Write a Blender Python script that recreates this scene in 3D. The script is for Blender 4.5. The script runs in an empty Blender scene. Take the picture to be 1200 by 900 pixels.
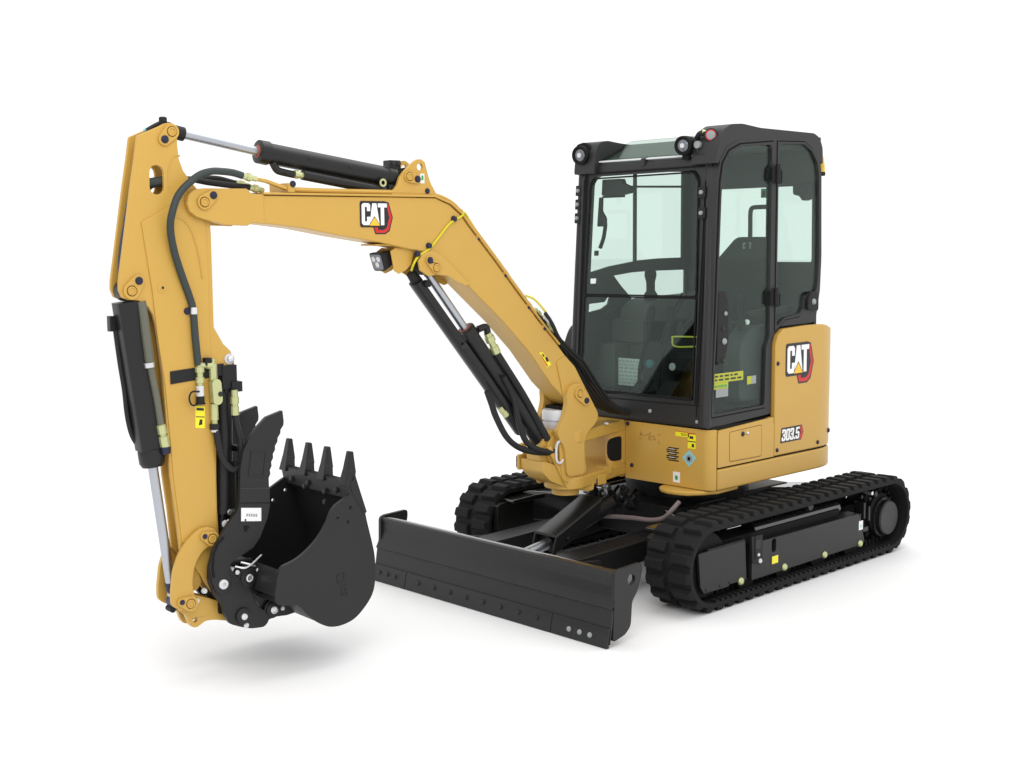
import bpy, bmesh, math, random
from mathutils import Vector, Matrix
from mathutils.geometry import tessellate_polygon
random.seed(4)
scene = bpy.context.scene
COL = scene.collection

# ------------------------------------------------------------------ camera
AZ, PITCH, ROLL = 0.803, 0.1087, -0.0073
d = Vector((-math.sin(AZ) * math.cos(PITCH), math.cos(AZ) * math.cos(PITCH), -math.sin(PITCH)))
r = d.cross(Vector((0, 0, 1))).normalized()
u = r.cross(d)
r2 = r * math.cos(ROLL) + u * math.sin(ROLL)
u2 = u * math.cos(ROLL) - r * math.sin(ROLL)
cam_data = bpy.data.cameras.new("camera")
cam = bpy.data.objects.new("camera", cam_data)
COL.objects.link(cam)
m = Matrix((r2, u2, -d)).transposed().to_4x4()
m.translation = Vector((4.7436, -6.0505, 1.8845))
cam.matrix_world = m
cam_data.sensor_fit = 'HORIZONTAL'
cam_data.sensor_width = 36.0
cam_data.lens = 36.0 * 1488.8 / 1200.0
cam_data.clip_end = 500
scene.camera = cam

# ------------------------------------------------------------------ studio light
world = bpy.data.worlds.new("World")
scene.world = world
world.use_nodes = True
bg = world.node_tree.nodes["Background"]
bg.inputs["Color"].default_value = (1.0, 1.0, 1.0, 1)
bg.inputs["Strength"].default_value = 1.13


def area_lamp(name, loc, aim, size, power):
    l = bpy.data.lights.new(name, 'AREA')
    l.shape = 'SQUARE'
    l.size = size
    l.energy = power
    o = bpy.data.objects.new(name, l)
    COL.objects.link(o)
    o.location = loc
    o.rotation_euler = (Vector(aim) - Vector(loc)).to_track_quat('-Z', 'Y').to_euler()
    return o


area_lamp("softbox_overhead", (0.3, 0.8, 7.5), (0.2, -0.4, 0.0), 6.0, 190)
area_lamp("softbox_front", (3.0, -4.6, 4.3), (0.0, -2.4, 2.2), 2.2, 62)
vs = scene.view_settings
vs.view_transform = 'Standard'
vs.look = 'None'
vs.exposure = 0.0
vs.gamma = 1.0
scene.cycles.max_bounces = 8
scene.cycles.transparent_max_bounces = 16

# ------------------------------------------------------------------ materials


def material(name, color, rough=0.5, metal=0.0, spec=0.5, coat=0.0, vary=0.0, bump=0.0, scale=40.0, rvary=0.0):
    mt = bpy.data.materials.new(name)
    mt.use_nodes = True
    nt = mt.node_tree
    b = nt.nodes["Principled BSDF"]
    b.inputs["Base Color"].default_value = (*color, 1)
    b.inputs["Roughness"].default_value = rough
    b.inputs["Metallic"].default_value = metal
    b.inputs["Specular IOR Level"].default_value = spec
    if coat:
        b.inputs["Coat Weight"].default_value = coat
        b.inputs["Coat Roughness"].default_value = 0.12
    if vary or bump or rvary:
        tc = nt.nodes.new("ShaderNodeTexCoord")
        nz = nt.nodes.new("ShaderNodeTexNoise")
        nz.inputs["Scale"].default_value = scale
        nz.inputs["Detail"].default_value = 6
        nt.links.new(tc.outputs["Object"], nz.inputs["Vector"])
        if vary:
            big = nt.nodes.new("ShaderNodeTexNoise")
            big.inputs["Scale"].default_value = 5.0
            big.inputs["Detail"].default_value = 8
            nt.links.new(tc.outputs["Object"], big.inputs["Vector"])
            mx = nt.nodes.new("ShaderNodeMix")
            mx.data_type = 'RGBA'
            mx.inputs[6].default_value = (*[c * (1 - vary) for c in color], 1)
            mx.inputs[7].default_value = (*[min(1, c * (1 + vary)) for c in color], 1)
            nt.links.new(big.outputs["Fac"], mx.inputs[0])
            nt.links.new(mx.outputs[2], b.inputs["Base Color"])
        if rvary:
            mr = nt.nodes.new("ShaderNodeMapRange")
            mr.inputs["To Min"].default_value = max(0.02, rough - rvary)
            mr.inputs["To Max"].default_value = min(1, rough + rvary)
            nt.links.new(nz.outputs["Fac"], mr.inputs["Value"])
            nt.links.new(mr.outputs["Result"], b.inputs["Roughness"])
        if bump:
            bp = nt.nodes.new("ShaderNodeBump")
            bp.inputs["Strength"].default_value = bump
            bp.inputs["Distance"].default_value = 0.002
            nt.links.new(nz.outputs["Fac"], bp.inputs["Height"])
            nt.links.new(bp.outputs["Normal"], b.inputs["Normal"])
    return mt


def glass_material(name, tint, grazing=0.9):
    mt = bpy.data.materials.new(name)
    mt.use_nodes = True
    nt = mt.node_tree
    nt.nodes.clear()
    out = nt.nodes.new("ShaderNodeOutputMaterial")
    tr = nt.nodes.new("ShaderNodeBsdfTransparent")
    tr.inputs["Color"].default_value = (*tint, 1)
    gl = nt.nodes.new("ShaderNodeBsdfGlossy")
    gl.inputs["Roughness"].default_value = 0.02
    gl.inputs["Color"].default_value = (0.75, 0.85, 0.8, 1)
    lw = nt.nodes.new("ShaderNodeLayerWeight")          # reflection grows towards grazing, the same from both faces
    lw.inputs["Blend"].default_value = 0.5
    pw = nt.nodes.new("ShaderNodeMath")
    pw.operation = 'POWER'
    pw.inputs[1].default_value = 5.0
    ma = nt.nodes.new("ShaderNodeMath")
    ma.operation = 'MULTIPLY_ADD'
    ma.inputs[1].default_value = grazing
    ma.inputs[2].default_value = 0.030
    nt.links.new(lw.outputs["Facing"], pw.inputs[0])
    nt.links.new(pw.outputs[0], ma.inputs[0])
    mx = nt.nodes.new("ShaderNodeMixShader")
    nt.links.new(ma.outputs[0], mx.inputs[0])
    nt.links.new(tr.outputs[0], mx.inputs[1])
    nt.links.new(gl.outputs[0], mx.inputs[2])
    nt.links.new(mx.outputs[0], out.inputs["Surface"])
    return mt


YEL = material("yellow_paint", (0.55, 0.330, 0.066), 0.36, spec=0.35, coat=0.08, vary=0.035, bump=0.03, scale=350, rvary=0.05)
BLK = material("black_paint", (0.011, 0.011, 0.011), 0.36, spec=0.35, vary=0.1, bump=0.06, scale=300, rvary=0.08)
CHR = material("charcoal_paint", (0.018, 0.018, 0.018), 0.42, spec=0.3, vary=0.08, bump=0.08, scale=280, rvary=0.08)
GBK = material("gloss_black", (0.010, 0.010, 0.010), 0.16, spec=0.7, coat=0.6)
PIT = material("matt_black", (0.008, 0.008, 0.008), 0.75, spec=0.2)
RUB = material("track_rubber", (0.010, 0.010, 0.0105), 0.75, spec=0.22, vary=0.25, bump=0.25, scale=160, rvary=0.12)
CAB = material("cab_paint", (0.022, 0.022, 0.0225), 0.45, spec=0.35)
PLA = material("black_plastic", (0.012, 0.012, 0.013), 0.6, spec=0.3)
SEAT = material("seat_vinyl", (0.022, 0.025, 0.024), 0.7, spec=0.25)
CHM = material("chrome_rod", (0.46, 0.48, 0.52), 0.38, metal=1.0)
STL = material("bare_steel", (0.7, 0.7, 0.72), 0.3, metal=0.9, rvary=0.08, scale=80)
WHT = material("white_metal", (0.62, 0.62, 0.64), 0.35, spec=0.5)
ZNC = material("zinc_fitting", (0.52, 0.54, 0.27), 0.32, metal=0.5, rvary=0.1, scale=120)
HOS = material("hose_rubber", (0.035, 0.045, 0.043), 0.55, spec=0.35, bump=0.15, scale=500)
HOB = material("black_hose", (0.012, 0.012, 0.013), 0.55, spec=0.35, bump=0.15, scale=500)
OLV = material("olive_tube", (0.12, 0.12, 0.09), 0.4, spec=0.4)
NAV = material("navy_bolt", (0.012, 0.013, 0.04), 0.4, spec=0.4)
BLU = material("blue_hose", (0.02, 0.025, 0.08), 0.5)
CBL = material("yellow_cable", (0.62, 0.55, 0.02), 0.45)
DYE = material("sticker_yellow", (0.85, 0.75, 0.02), 0.45)
DYD = material("door_sticker", (0.42, 0.44, 0.03), 0.5)
DWH = material("sticker_white", (0.8, 0.8, 0.8), 0.45)
DBK = material("print_black", (0.008, 0.008, 0.009), 0.4)
DRD = material("print_red", (0.55, 0.012, 0.015), 0.4)
DGR = material("print_green", (0.02, 0.3, 0.1), 0.45)
DBL = material("sticker_blue", (0.25, 0.55, 0.6), 0.45)
DGY = material("print_grey", (0.28, 0.3, 0.3), 0.5)
SCF = material("print_brown", (0.33, 0.17, 0.04), 0.6)
LGT = material("letter_white", (0.85, 0.85, 0.85), 0.4)
LTY = material("letter_yellow", (0.85, 0.5, 0.03), 0.4)
ORG = material("orange_seal", (0.30, 0.06, 0.03), 0.5)
AMB = material("amber_lens", (0.8, 0.5, 0.05), 0.25, spec=0.5)
LEN = material("lamp_lens", (0.16, 0.17, 0.19), 0.15, metal=0.3)
TEA = material("teal_plastic", (0.02, 0.12, 0.15), 0.5)
PNK = material("braided_hose", (0.22, 0.17, 0.17), 0.5)
CON = material("console_grey", (0.05, 0.053, 0.053), 0.6, spec=0.3)
BLD = material("roof_blind", (0.06, 0.068, 0.064), 0.6)
GLS = glass_material("cab_glass", (0.886, 0.938, 0.915))
GLR = glass_material("roof_polycarbonate", (0.80, 0.86, 0.83), 0.28)

# ------------------------------------------------------------------ builders
FWD = Vector((-math.sin(math.radians(3.5)), -math.cos(math.radians(3.5)), 0))   # boom swung 3.5 degrees
LEFT = Vector((math.cos(math.radians(3.5)), -math.sin(math.radians(3.5)), 0))
ARM0 = Vector((0.118, -1.0622, 0.0415))
ARM = 0.978                     # drawing units of the arm in metres


def AM(a, z, n):            # plane of the arm: reach, height, sideways
    return ARM0 + (FWD * a + LEFT * n + Vector((0, 0, z))) * ARM


def SM(y, z, x):            # side view
    return Vector((x, y, z))


def FM(x, z, o):            # leaning plane of the windscreen, o = outwards
    return Vector((x, -0.59 + 0.065 * (z - 0.9) - o, z))


def YM(x, z, y):            # front view
    return Vector((x, y, z))


def ZM(x, y, z):            # plan
    return Vector((x, y, z))


def smooth_path(pts, k=6):
    pts = [Vector(p) for p in pts]
    if len(pts) < 3:
        return pts
    q = [pts[0] * 2 - pts[1]] + pts + [pts[-1] * 2 - pts[-2]]
    out = []
    for i in range(1, len(q) - 2):
        p0, p1, p2, p3 = q[i - 1:i + 3]
        for j in range(k):
            t = j / k
            out.append(0.5 * ((2 * p1) + (p2 - p0) * t + (2 * p0 - 5 * p1 + 4 * p2 - p3) * t * t
                              + (3 * p1 - p0 - 3 * p2 + p3) * t ** 3))
    out.append(pts[-1])
    return out


def circle2(cx, cy, rad, n=20, ph=0.0):
    return [(cx + rad * math.cos(ph + 2 * math.pi * i / n), cy + rad * math.sin(ph + 2 * math.pi * i / n)) for i in range(n)]


def obround(p, q, ra, rb=None, n=9):
    rb = ra if rb is None else rb
    p, q = Vector(p), Vector(q)
    a = math.atan2(q.y - p.y, q.x - p.x)
    o = [(p.x + ra * math.cos(a + math.pi / 2 + math.pi * i / n), p.y + ra * math.sin(a + math.pi / 2 + math.pi * i / n)) for i in range(n + 1)]
    o += [(q.x + rb * math.cos(a - math.pi / 2 + math.pi * i / n), q.y + rb * math.sin(a - math.pi / 2 + math.pi * i / n)) for i in range(n + 1)]
    return o


def round_poly(pts, rad, n=4):
    """round the corners of a 2-D outline"""
    out = []
    L = len(pts)
    for i in range(L):
        p0, p1, p2 = Vector(pts[i - 1]), Vector(pts[i]), Vector(pts[(i + 1) % L])
        a, b = (p0 - p1), (p2 - p1)
        k = min(rad, a.length * 0.45, b.length * 0.45)
        s, e = p1 + a.normalized() * k, p1 + b.normalized() * k
        for j in range(n + 1):
            t = j / n
            out.append(tuple((s * (1 - t) + p1 * t) * (1 - t) + (p1 * (1 - t) + e * t) * t))
    return out


def inset(poly, dist):
    """offset a 2-D outline inwards (simple mitre)"""
    area = sum(poly[i - 1][0] * poly[i][1] - poly[i][0] * poly[i - 1][1] for i in range(len(poly)))
    sg = 1 if area > 0 else -1
    out = []
    L = len(poly)
    for i in range(L):
        p0, p1, p2 = Vector(poly[i - 1]), Vector(poly[i]), Vector(poly[(i + 1) % L])
        e1, e2 = (p1 - p0).normalized(), (p2 - p1).normalized()
        n1, n2 = Vector((-e1.y, e1.x)) * sg, Vector((-e2.y, e2.x)) * sg
        b = (n1 + n2)
        b = b / max(0.35, b.length_squared / 2) if b.length > 1e-6 else n1
        out.append(tuple(p1 + b * dist))
    return out


class MB:
    def __init__(self):
        self.bm = bmesh.new()
        self.mats = []

    def mi(self, mat):
        if mat not in self.mats:
            self.mats.append(mat)
        return self.mats.index(mat)

    def face(self, vs, i, smooth=False):
        try:
            f = self.bm.faces.new(vs)
        except ValueError:
            return
        f.material_index = i
        f.smooth = smooth

    def prism(self, poly, M, w0, w1, mat, holes=()):
        i = self.mi(mat)
        loops = [list(poly)] + [list(h) for h in holes]
        lo, hi = [], []
        for lp in loops:
            lo.append([self.bm.verts.new(M(p[0], p[1], w0)) for p in lp])
            hi.append([self.bm.verts.new(M(p[0], p[1], w1)) for p in lp])
        if holes:
            tri = tessellate_polygon([[Vector((p[0], p[1], 0)) for p in lp] for lp in loops])
            fl, fh = sum(lo, []), sum(hi, [])
            for t in tri:
                self.face([fl[k] for k in t], i)
                self.face([fh[k] for k in reversed(t)], i)
        else:
            self.face(lo[0], i)
            self.face(list(reversed(hi[0])), i)
        for a, b in zip(lo, hi):
            n = len(a)
            for k in range(n):
                self.face([a[k], a[(k + 1) % n], b[(k + 1) % n], b[k]], i, True)
        return self

    def loft(self, A, B, mat):
        """solid between two equal-length 3-D outlines"""
        i = self.mi(mat)
        a = [self.bm.verts.new(p) for p in A]
        b = [self.bm.verts.new(p) for p in B]
        n = len(a)
        self.face(a, i)
        self.face(list(reversed(b)), i)
        for k in range(n):
            self.face([a[k], a[(k + 1) % n], b[(k + 1) % n], b[k]], i)
        return self

    def flat(self, poly, M, w, mat):
        i = self.mi(mat)
        self.face([self.bm.verts.new(M(p[0], p[1], w)) for p in poly], i)
        return self

    def strip(self, line, t, M, w0, w1, mat):
        """open 2-D line given a thickness and a width"""
        L = [Vector(p) for p in line]
        off = []
        for k, p in enumerate(L):
            e = (L[min(k + 1, len(L) - 1)] - L[max(k - 1, 0)]).normalized()
            off.append(p + Vector((-e.y, e.x)) * t)
        i = self.mi(mat)
        rows = [[self.bm.verts.new(M(p[0], p[1], w)) for p in S] for S in (L, off) for w in (w0, w1)]
        a0, a1, b0, b1 = rows
        for k in range(len(L) - 1):
            for s, q in ((a0, a1), (b0, b1), (a0, b0), (a1, b1)):
                self.face([s[k], s[k + 1], q[k + 1], q[k]], i, True)
        self.face([a0[0], a1[0], b1[0], b0[0]], i)
        self.face([a0[-1], a1[-1], b1[-1], b0[-1]], i)
        return self

    def box(self, M, u0, u1, v0, v1, w0, w1, mat):
        return self.prism([(u0, v0), (u1, v0), (u1, v1), (u0, v1)], M, w0, w1, mat)

    def lathe(self, p0, p1, prof, mat, seg=24):
        """prof: (distance along axis in metres from p0, radius)"""
        i = self.mi(mat)
        p0, p1 = Vector(p0), Vector(p1)
        ax = (p1 - p0).normalized()
        s = ax.orthogonal().normalized()
        t = ax.cross(s)
        rows = []
        for dd, rr in prof:
            rows.append([self.bm.verts.new(p0 + ax * dd + (s * math.cos(2 * math.pi * k / seg) + t * math.sin(2 * math.pi * k / seg)) * rr) for k in range(seg)])
        for a, b in zip(rows, rows[1:]):
            for k in range(seg):
                self.face([a[k], a[(k + 1) % seg], b[(k + 1) % seg], b[k]], i, True)
        self.face(list(reversed(rows[0])), i)
        self.face(rows[-1], i)
        return self

    def cyl(self, p0, p1, rad, mat, seg=24, rad2=None):
        ln = (Vector(p1) - Vector(p0)).length
        return self.lathe(p0, p1, [(0, rad), (ln, rad if rad2 is None else rad2)], mat, seg)

    def tube(self, pts, rad, mat, seg=10, k=6):
        i = self.mi(mat)
        P = smooth_path(pts, k)
        up = None
        rows = []
        for j, p in enumerate(P):
            e = (P[min(j + 1, len(P) - 1)] - P[max(j - 1, 0)]).normalized()
            if up is None:
                up = e.orthogonal().normalized()
            up = (up - e * up.dot(e)).normalized()
            sd = e.cross(up)
            rows.append([self.bm.verts.new(p + (up * math.cos(2 * math.pi * q / seg) + sd * math.sin(2 * math.pi * q / seg)) * rad) for q in range(seg)])
        for a, b in zip(rows, rows[1:]):
            for q in range(seg):
                self.face([a[q], a[(q + 1) % seg], b[(q + 1) % seg], b[q]], i, True)
        self.face(list(reversed(rows[0])), i)
        self.face(rows[-1], i)
        return self

    def clusters(self):
        """groups of shells that stand apart from one another"""
        self.bm.verts.index_update()
        seen, shells = set(), []
        for v in self.bm.verts:
            if v in seen:
                continue
            stack, isl = [v], []
            seen.add(v)
            while stack:
                q = stack.pop()
                isl.append(q)
                for e in q.link_edges:
                    w = e.other_vert(q)
                    if w not in seen:
                        seen.add(w)
                        stack.append(w)
            shells.append(isl)
        if len(shells) == 1:
            return [shells[0]]
        bb = []
        for isl in shells:
            lo = [min(v.co[k] for v in isl) for k in range(3)]
            hi = [max(v.co[k] for v in isl) for k in range(3)]
            bb.append((lo, hi, max(hi[k] - lo[k] for k in range(3))))
        par = list(range(len(shells)))

        def find(i):
            while par[i] != i:
                i = par[i]
            return i
        for i in range(len(shells)):
            for j in range(i):
                gap = math.sqrt(sum(max(0, bb[i][0][k] - bb[j][1][k], bb[j][0][k] - bb[i][1][k]) ** 2 for k in range(3)))
                if gap <= max(.018, .45 * max(bb[i][2], bb[j][2])):
                    par[find(i)] = find(j)
        out = {}
        for i, isl in enumerate(shells):
            out.setdefault(find(i), []).extend(isl)
        return list(out.values())

    def build(self, name, parent=None, bevel=0.0, seg=2, angle=35, label=None, recalc=True, whole=False):
        if not whole:
            cl = self.clusters()
            for verts in cl[1:]:
                o = MB()
                o.mats = list(self.mats)
                mp = {}
                keep = set(verts)
                for v in verts:
                    mp[v] = o.bm.verts.new(v.co)
                for f in self.bm.faces:
                    if f.verts[0] in keep:
                        nf = o.bm.faces.new([mp[v] for v in f.verts])
                        nf.material_index = f.material_index
                o.build(name, parent, bevel, seg, angle, label, recalc, True)
            gone = [v for verts in cl[1:] for v in verts]
            if gone:
                bmesh.ops.delete(self.bm, geom=gone, context='VERTS')
            used = sorted({f.material_index for f in self.bm.faces})
        if recalc:
            bmesh.ops.recalc_face_normals(self.bm, faces=self.bm.faces[:])
        for f in self.bm.faces:
            f.smooth = True
        me = bpy.data.meshes.new(name)
        self.bm.to_mesh(me)
        self.bm.free()
        for mt in self.mats:
            me.materials.append(mt)
        me.set_sharp_from_angle(angle=math.radians(angle))
        o = bpy.data.objects.new(name, me)
        COL.objects.link(o)
        if parent is not None:
            o.parent = parent
        if bevel:
            b = o.modifiers.new("edge", 'BEVEL')
            b.width = bevel
            b.segments = seg
            b.limit_method = 'ANGLE'
            b.angle_limit = math.radians(38)
            b.harden_normals = True
        if label:
            o['label'] = label
        return o


_mesh = {}


def place(key, make, name, matrix, parent):
    """copies of one small piece share their mesh"""
    if key not in _mesh:
        o = make()
        o.name = name
        _mesh[key] = o
        o.parent = parent
    else:
        o = _mesh[key].copy()
        o.name = name
        COL.objects.link(o)
        o.parent = parent
    o.matrix_local = matrix
    return o


def frame(pos, normal):
    n = Vector(normal).normalized()
    mt = n.to_track_quat('Z', 'Y').to_matrix().to_4x4()
    mt.translation = Vector(pos)
    return mt


def bolt(pos, normal, rad, parent, mat=None, h=0.6, name="bolt"):
    mat = mat or NAV

    def make():
        b = MB()
        b.lathe((0, 0, -0.002), (0, 0, 1), [(0, rad * 1.15), (rad * .25 + .002, rad * 1.15), (rad * .25 + .003, rad * 0.95), (rad * h + .002, rad * 0.9), (rad * h + .003, rad * 0.6)], mat, 12)
        return b.build(name, None, 0, angle=30)
    return place(("bolt", round(rad, 4), mat.name, h), make, name, frame(pos, normal), parent)


def plug(pos, normal, rad, parent, mat, name):
    def make():
        b = MB()
        b.lathe((0, 0, -0.004), (0, 0, 1), [(0, rad), (0.006, rad), (0.006 + rad * .35, rad * .8), (0.006 + rad * .55, rad * .35)], mat, 16)
        return b.build(name, None, 0, angle=50)
    return place(("plug", round(rad, 4), mat.name), make, name, frame(pos, normal), parent)


def pin_set(parent, M, pin, bl, w, out, ra=0.03, rb=0.022, mat=None, head=0.019, plate_t=0.012, br=0.0145):
    """retaining plate with a pin end and a locking bolt, on the face w looking along out (+1/-1)"""
    b = MB()
    b.prism(obround(pin, bl, ra, rb), M, w, w + plate_t * out, mat or YEL, [circle2(pin[0], pin[1], head + .004, 20)])
    p = M(pin[0], pin[1], w + plate_t * out)
    nv = (M(pin[0], pin[1], w + out) - M(pin[0], pin[1], w)).normalized()
    b.lathe(p - nv * (plate_t + .001), p + nv, [(0, head), (plate_t + 0.004, head), (plate_t + 0.006, head - .002), (plate_t + 0.006, head - 0.006), (plate_t + 0.002, head - 0.0065)], mat or YEL, 20)
    b.build("pin_plate", parent, 0.002)
    bolt(M(bl[0], bl[1], w + plate_t * out), nv, br, parent)


# flat lettering, as outlines in letter-height units
GL = {
    'C': [[(.1, 0), (.4, 0), (.48, .08), (.48, .38), (.3, .38), (.3, .17), (.18, .17), (.18, .83), (.3, .83), (.3, .64), (.48, .64), (.48, .92), (.4, 1), (.1, 1), (.01, .91), (.01, .09)]],
    'A': [[(0, 0), (.17, 1), (.40, 1), (.57, 0), (.385, 0), (.36, .18), (.21, .18), (.185, 0)]],
    'T': [[(0, 1), (.5, 1), (.5, .82), (.345, .82), (.345, 0), (.155, 0), (.155, .82), (0, .82)]],
    '3': [[(0, 1), (.46, 1), (.56, .9), (.56, .58), (.5, .5), (.56, .42), (.56, .1), (.46, 0), (.1, 0), (0, .1), (0, .34), (.2, .34), (.2, .17), (.36, .17), (.36, .42), (.14, .42), (.14, .58), (.36, .58), (.36, .83), (.2, .83), (.2, .68), (0, .68)]],
    '0': [[(.1, 0), (.46, 0), (.56, .1), (.56, .9), (.46, 1), (.28, 1), (.28, .83), (.36, .83), (.36, .17), (.2, .17), (.2, .83), (.28, .83), (.28, 1), (.1, 1), (0, .9), (0, .1)]],
    '5': [[(0, 1), (.54, 1), (.54, .83), (.19, .83), (.19, .62), (.46, .62), (.56, .52), (.56, .1), (.46, 0), (.1, 0), (0, .1), (0, .3), (.2, .3), (.2, .17), (.36, .17), (.36, .45), (0, .45)]],
    '.': [[(0, 0), (.18, 0), (.18, .2), (0, .2)]],
}


def logo(parent, M, u0, v0, su, h, w, out, slope=0.0):
    """black and red badge with three white letters and a yellow triangle"""
    def T(pts, ox=0.0):
        return [(u0 + su * (x + ox) * h, v0 + y * h + slope * (x + ox) * h) for x, y in pts]
    b = MB()
    e = out
    hexo = [(1.2, 1.07), (1.50, 1.0), (1.70, .36), (1.52, -.22), (1.30, -.36), (.80, -.36), (.70, -.1), (1.0, .5)]
    hexi = [(1.2, .97), (1.40, .92), (1.55, .36), (1.40, -.1), (1.24, -.22), (.92, -.22), (.88, .1), (1.1, .5)]
    rim = [(1.2, 1.12), (1.54, 1.05), (1.76, .36), (1.57, -.27), (1.32, -.42), (.76, -.42), (.64, -.1), (1.0, .5)]
    b.prism(T(rim), M, w, w + .0006 * e, DBK)
    b.prism(T(hexo), M, w, w + .0012 * e, DRD)
    b.prism(T(hexi), M, w, w + .0018 * e, DBK)
    b.prism(T(round_poly([(-.08, -.1), (1.44, -.1), (1.44, 1.1), (-.08, 1.1)], .12)), M, w, w + .0024 * e, DBK)
    for ch, ox in (('C', 0.0), ('A', .43), ('T', .91)):
        for p in GL[ch]:
            b.prism(T(p, ox), M, w, w + .003 * e, LGT)
    b.prism(T([(.36, -.06), (1.07, -.06), (.715, .42)]), M, w, w + .0033 * e, DBK)
    b.prism(T([(.42, -.02), (1.01, -.02), (.715, .36)]), M, w, w + .0037 * e, LTY)
    return b.build("logo", parent)


def sticker(parent, M, poly, w, out, mat, bits=(), name="sticker", t=0.0012):
    b = MB()
    b.prism(poly, M, w, w + t * out, mat)
    for bp, bmt in bits:
        b.prism(bp, M, w, w + (t + .0007) * out, bmt)
    return b.build(name, parent)


def rect(u0, u1, v0, v1):
    return [(u0, v0), (u1, v0), (u1, v1), (u0, v1)]


def print_lines(u0, u1, v0, v1, n, rng):
    """small print: dashes in n lines filling a rectangle"""
    out = []
    dv = (v1 - v0) / n
    for k in range(n):
        x = u0
        sgn = 1 if u1 > u0 else -1
        wmax = abs(u1 - u0)
        pos = 0.0
        while pos < wmax * 0.9:
            ww = rng.uniform(.08, .2) * wmax
            ww = min(ww, wmax - pos)
            out.append(rect(u0 + sgn * pos, u0 + sgn * (pos + ww), v0 + dv * (k + .25), v0 + dv * (k + .75)))
            pos += ww + .06 * wmax
    return out

# ------------------------------------------------------------------ the place
gb = MB()
gmat = material("studio_floor", (0.88, 0.88, 0.88), 0.6, spec=0.2)
gb.flat([(-120, -120), (120, -120), (120, 120), (-120, 120)], ZM, 0.0, gmat)
ground = gb.build("ground", recalc=False)
ground['kind'] = 'structure'
ground['label'] = "plain white studio floor under the excavator"

root = bpy.data.objects.new("mini_excavator", None)
COL.objects.link(root)
root.empty_display_size = 0.5
root['label'] = "yellow mini excavator with black cab, rubber tracks, dozer blade and bucket under a folded boom"
root['category'] = "excavator"

rng = random.Random(7)
NC = -0.115                       # sideways centre of the arm

# ------------------------------------------------------------------ boom
boom_pts = [(1.609, 2.116), (1.215, 2.12), (0.968, 2.12), (0.878, 2.088), (0.808, 2.038), (0.76, 1.983), (0.588, 1.804), (0.461, 1.665),
            (0.283, 1.478), (0.147, 1.342), (0.059, 1.248), (-0.005, 1.159), (-0.06, 1.09), (-0.055, 1.02), (-0.005, 0.99), (0.06, 1.012), (0.098, 1.049),
            (0.198, 1.136), (0.357, 1.322), (0.533, 1.489), (0.759, 1.677), (0.813, 1.726), (0.888, 1.778), (0.999, 1.85), (1.129, 1.87),
            (1.304, 1.903), (1.521, 1.934), (1.727, 1.969), (1.945, 1.992), (1.945, 2.114)]
b = MB()
b.prism(boom_pts, AM, -0.0325, -0.1975, YEL)
boom = b.build("boom", root, 0.006, 3)
tip = [(1.925, 2.118), (1.984, 2.119), (2.009, 2.142), (2.21, 2.139), (2.245, 2.136), (2.270, 2.126), (2.289, 2.106), (2.297, 2.074), (2.287, 2.040), (2.258, 2.018),
       (2.215, 2.004), (2.118, 1.982), (2.01, 1.979), (1.989, 1.991), (1.927, 1.988)]
for n0, n1 in ((-0.028, -0.056), (-0.174, -0.202)):
    b = MB()
    b.prism(tip, AM, n0, n1, YEL)
    b.build("tip_plate", boom, 0.004)
b = MB()                                                     # thicker casting at the foot
b.prism(round_poly([(.165, 1.255), (.10, 1.283), (.03, 1.22), (-.055, 1.09), (-.05, 1.02), (-.005, .992), (.058, 1.016), (.115, 1.068)], .012, 3), AM, -.034, -.024, YEL)
b.build("foot_casting", boom, .003)
b = MB()                                                     # top flange with a small overhang
b.strip([(1.93, 2.1175), (1.609, 2.1195), (0.972, 2.1235), (0.874, 2.091), (0.804, 2.041), (0.756, 1.986), (0.584, 1.807), (0.457, 1.668), (0.279, 1.481), (0.143, 1.345)], -0.010, AM, -0.024, -0.206, YEL)
b.build("top_flange", boom, 0.002)
b = MB()                                                     # boss carrying the rod end of the lift cylinder
boss = [(1.086, 1.811), (1.059, 1.846), (1.007, 1.862), (0.954, 1.843), (0.896, 1.801), (0.765, 1.69), (0.789, 1.682), (0.85, 1.705), (0.908, 1.735), (0.982, 1.742), (1.025, 1.735), (1.076, 1.765)]
b.prism(boss, AM, -0.0315, -0.0165, YEL)
b.build("cylinder_boss", boom, 0.003)
b = MB()
b.prism(boss, AM, -0.1985, -0.2095, YEL)
b.build("cylinder_boss", boom, 0.003)
pin_set(boom, AM, (2.221, 2.079), (2.179, 2.109), -0.028, 1, 0.032, 0.024)
pin_set(boom, AM, (0.985, 1.777), (1.026, 1.814), -0.0165, 1, 0.028, 0.022)
b = MB()
b.cyl(AM(2.221, 2.079, -0.03), AM(2.221, 2.079, -0.20), 0.03, STL)
b.build("pivot_pin", boom)
# bracket on top for the stick cylinder
brk = [(1.221, 2.125), (1.221, 2.144), (1.19, 2.178), (1.174, 2.217), (1.150, 2.245), (1.091, 2.293), (1.071, 2.305), (1.045, 2.307), (1.022, 2.295), (1.009, 2.252), (0.999, 2.219), (0.984, 2.187), (0.953, 2.141), (0.943, 2.112), (0.968, 2.122)]
for n0, n1, out in ((-0.04, -0.058, 1), (-0.19, -0.172, -1)):
    b = MB()
    b.prism(brk, AM, n0, n1, YEL, [circle2(1.053, 2.269, 0.017, 16)])
    b.build("cylinder_bracket", boom, 0.003)
pin_set(boom, AM, (1.123, 2.22), (1.078, 2.209), -0.04, 1, 0.028, 0.022)
bolt(AM(1.011, 2.153, -0.04), LEFT, 0.012, boom)
b = MB()
b.cyl(AM(1.123, 2.22, -0.05), AM(1.123, 2.22, -0.18), 0.022, STL)
b.build("bracket_pin", boom)
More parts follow.
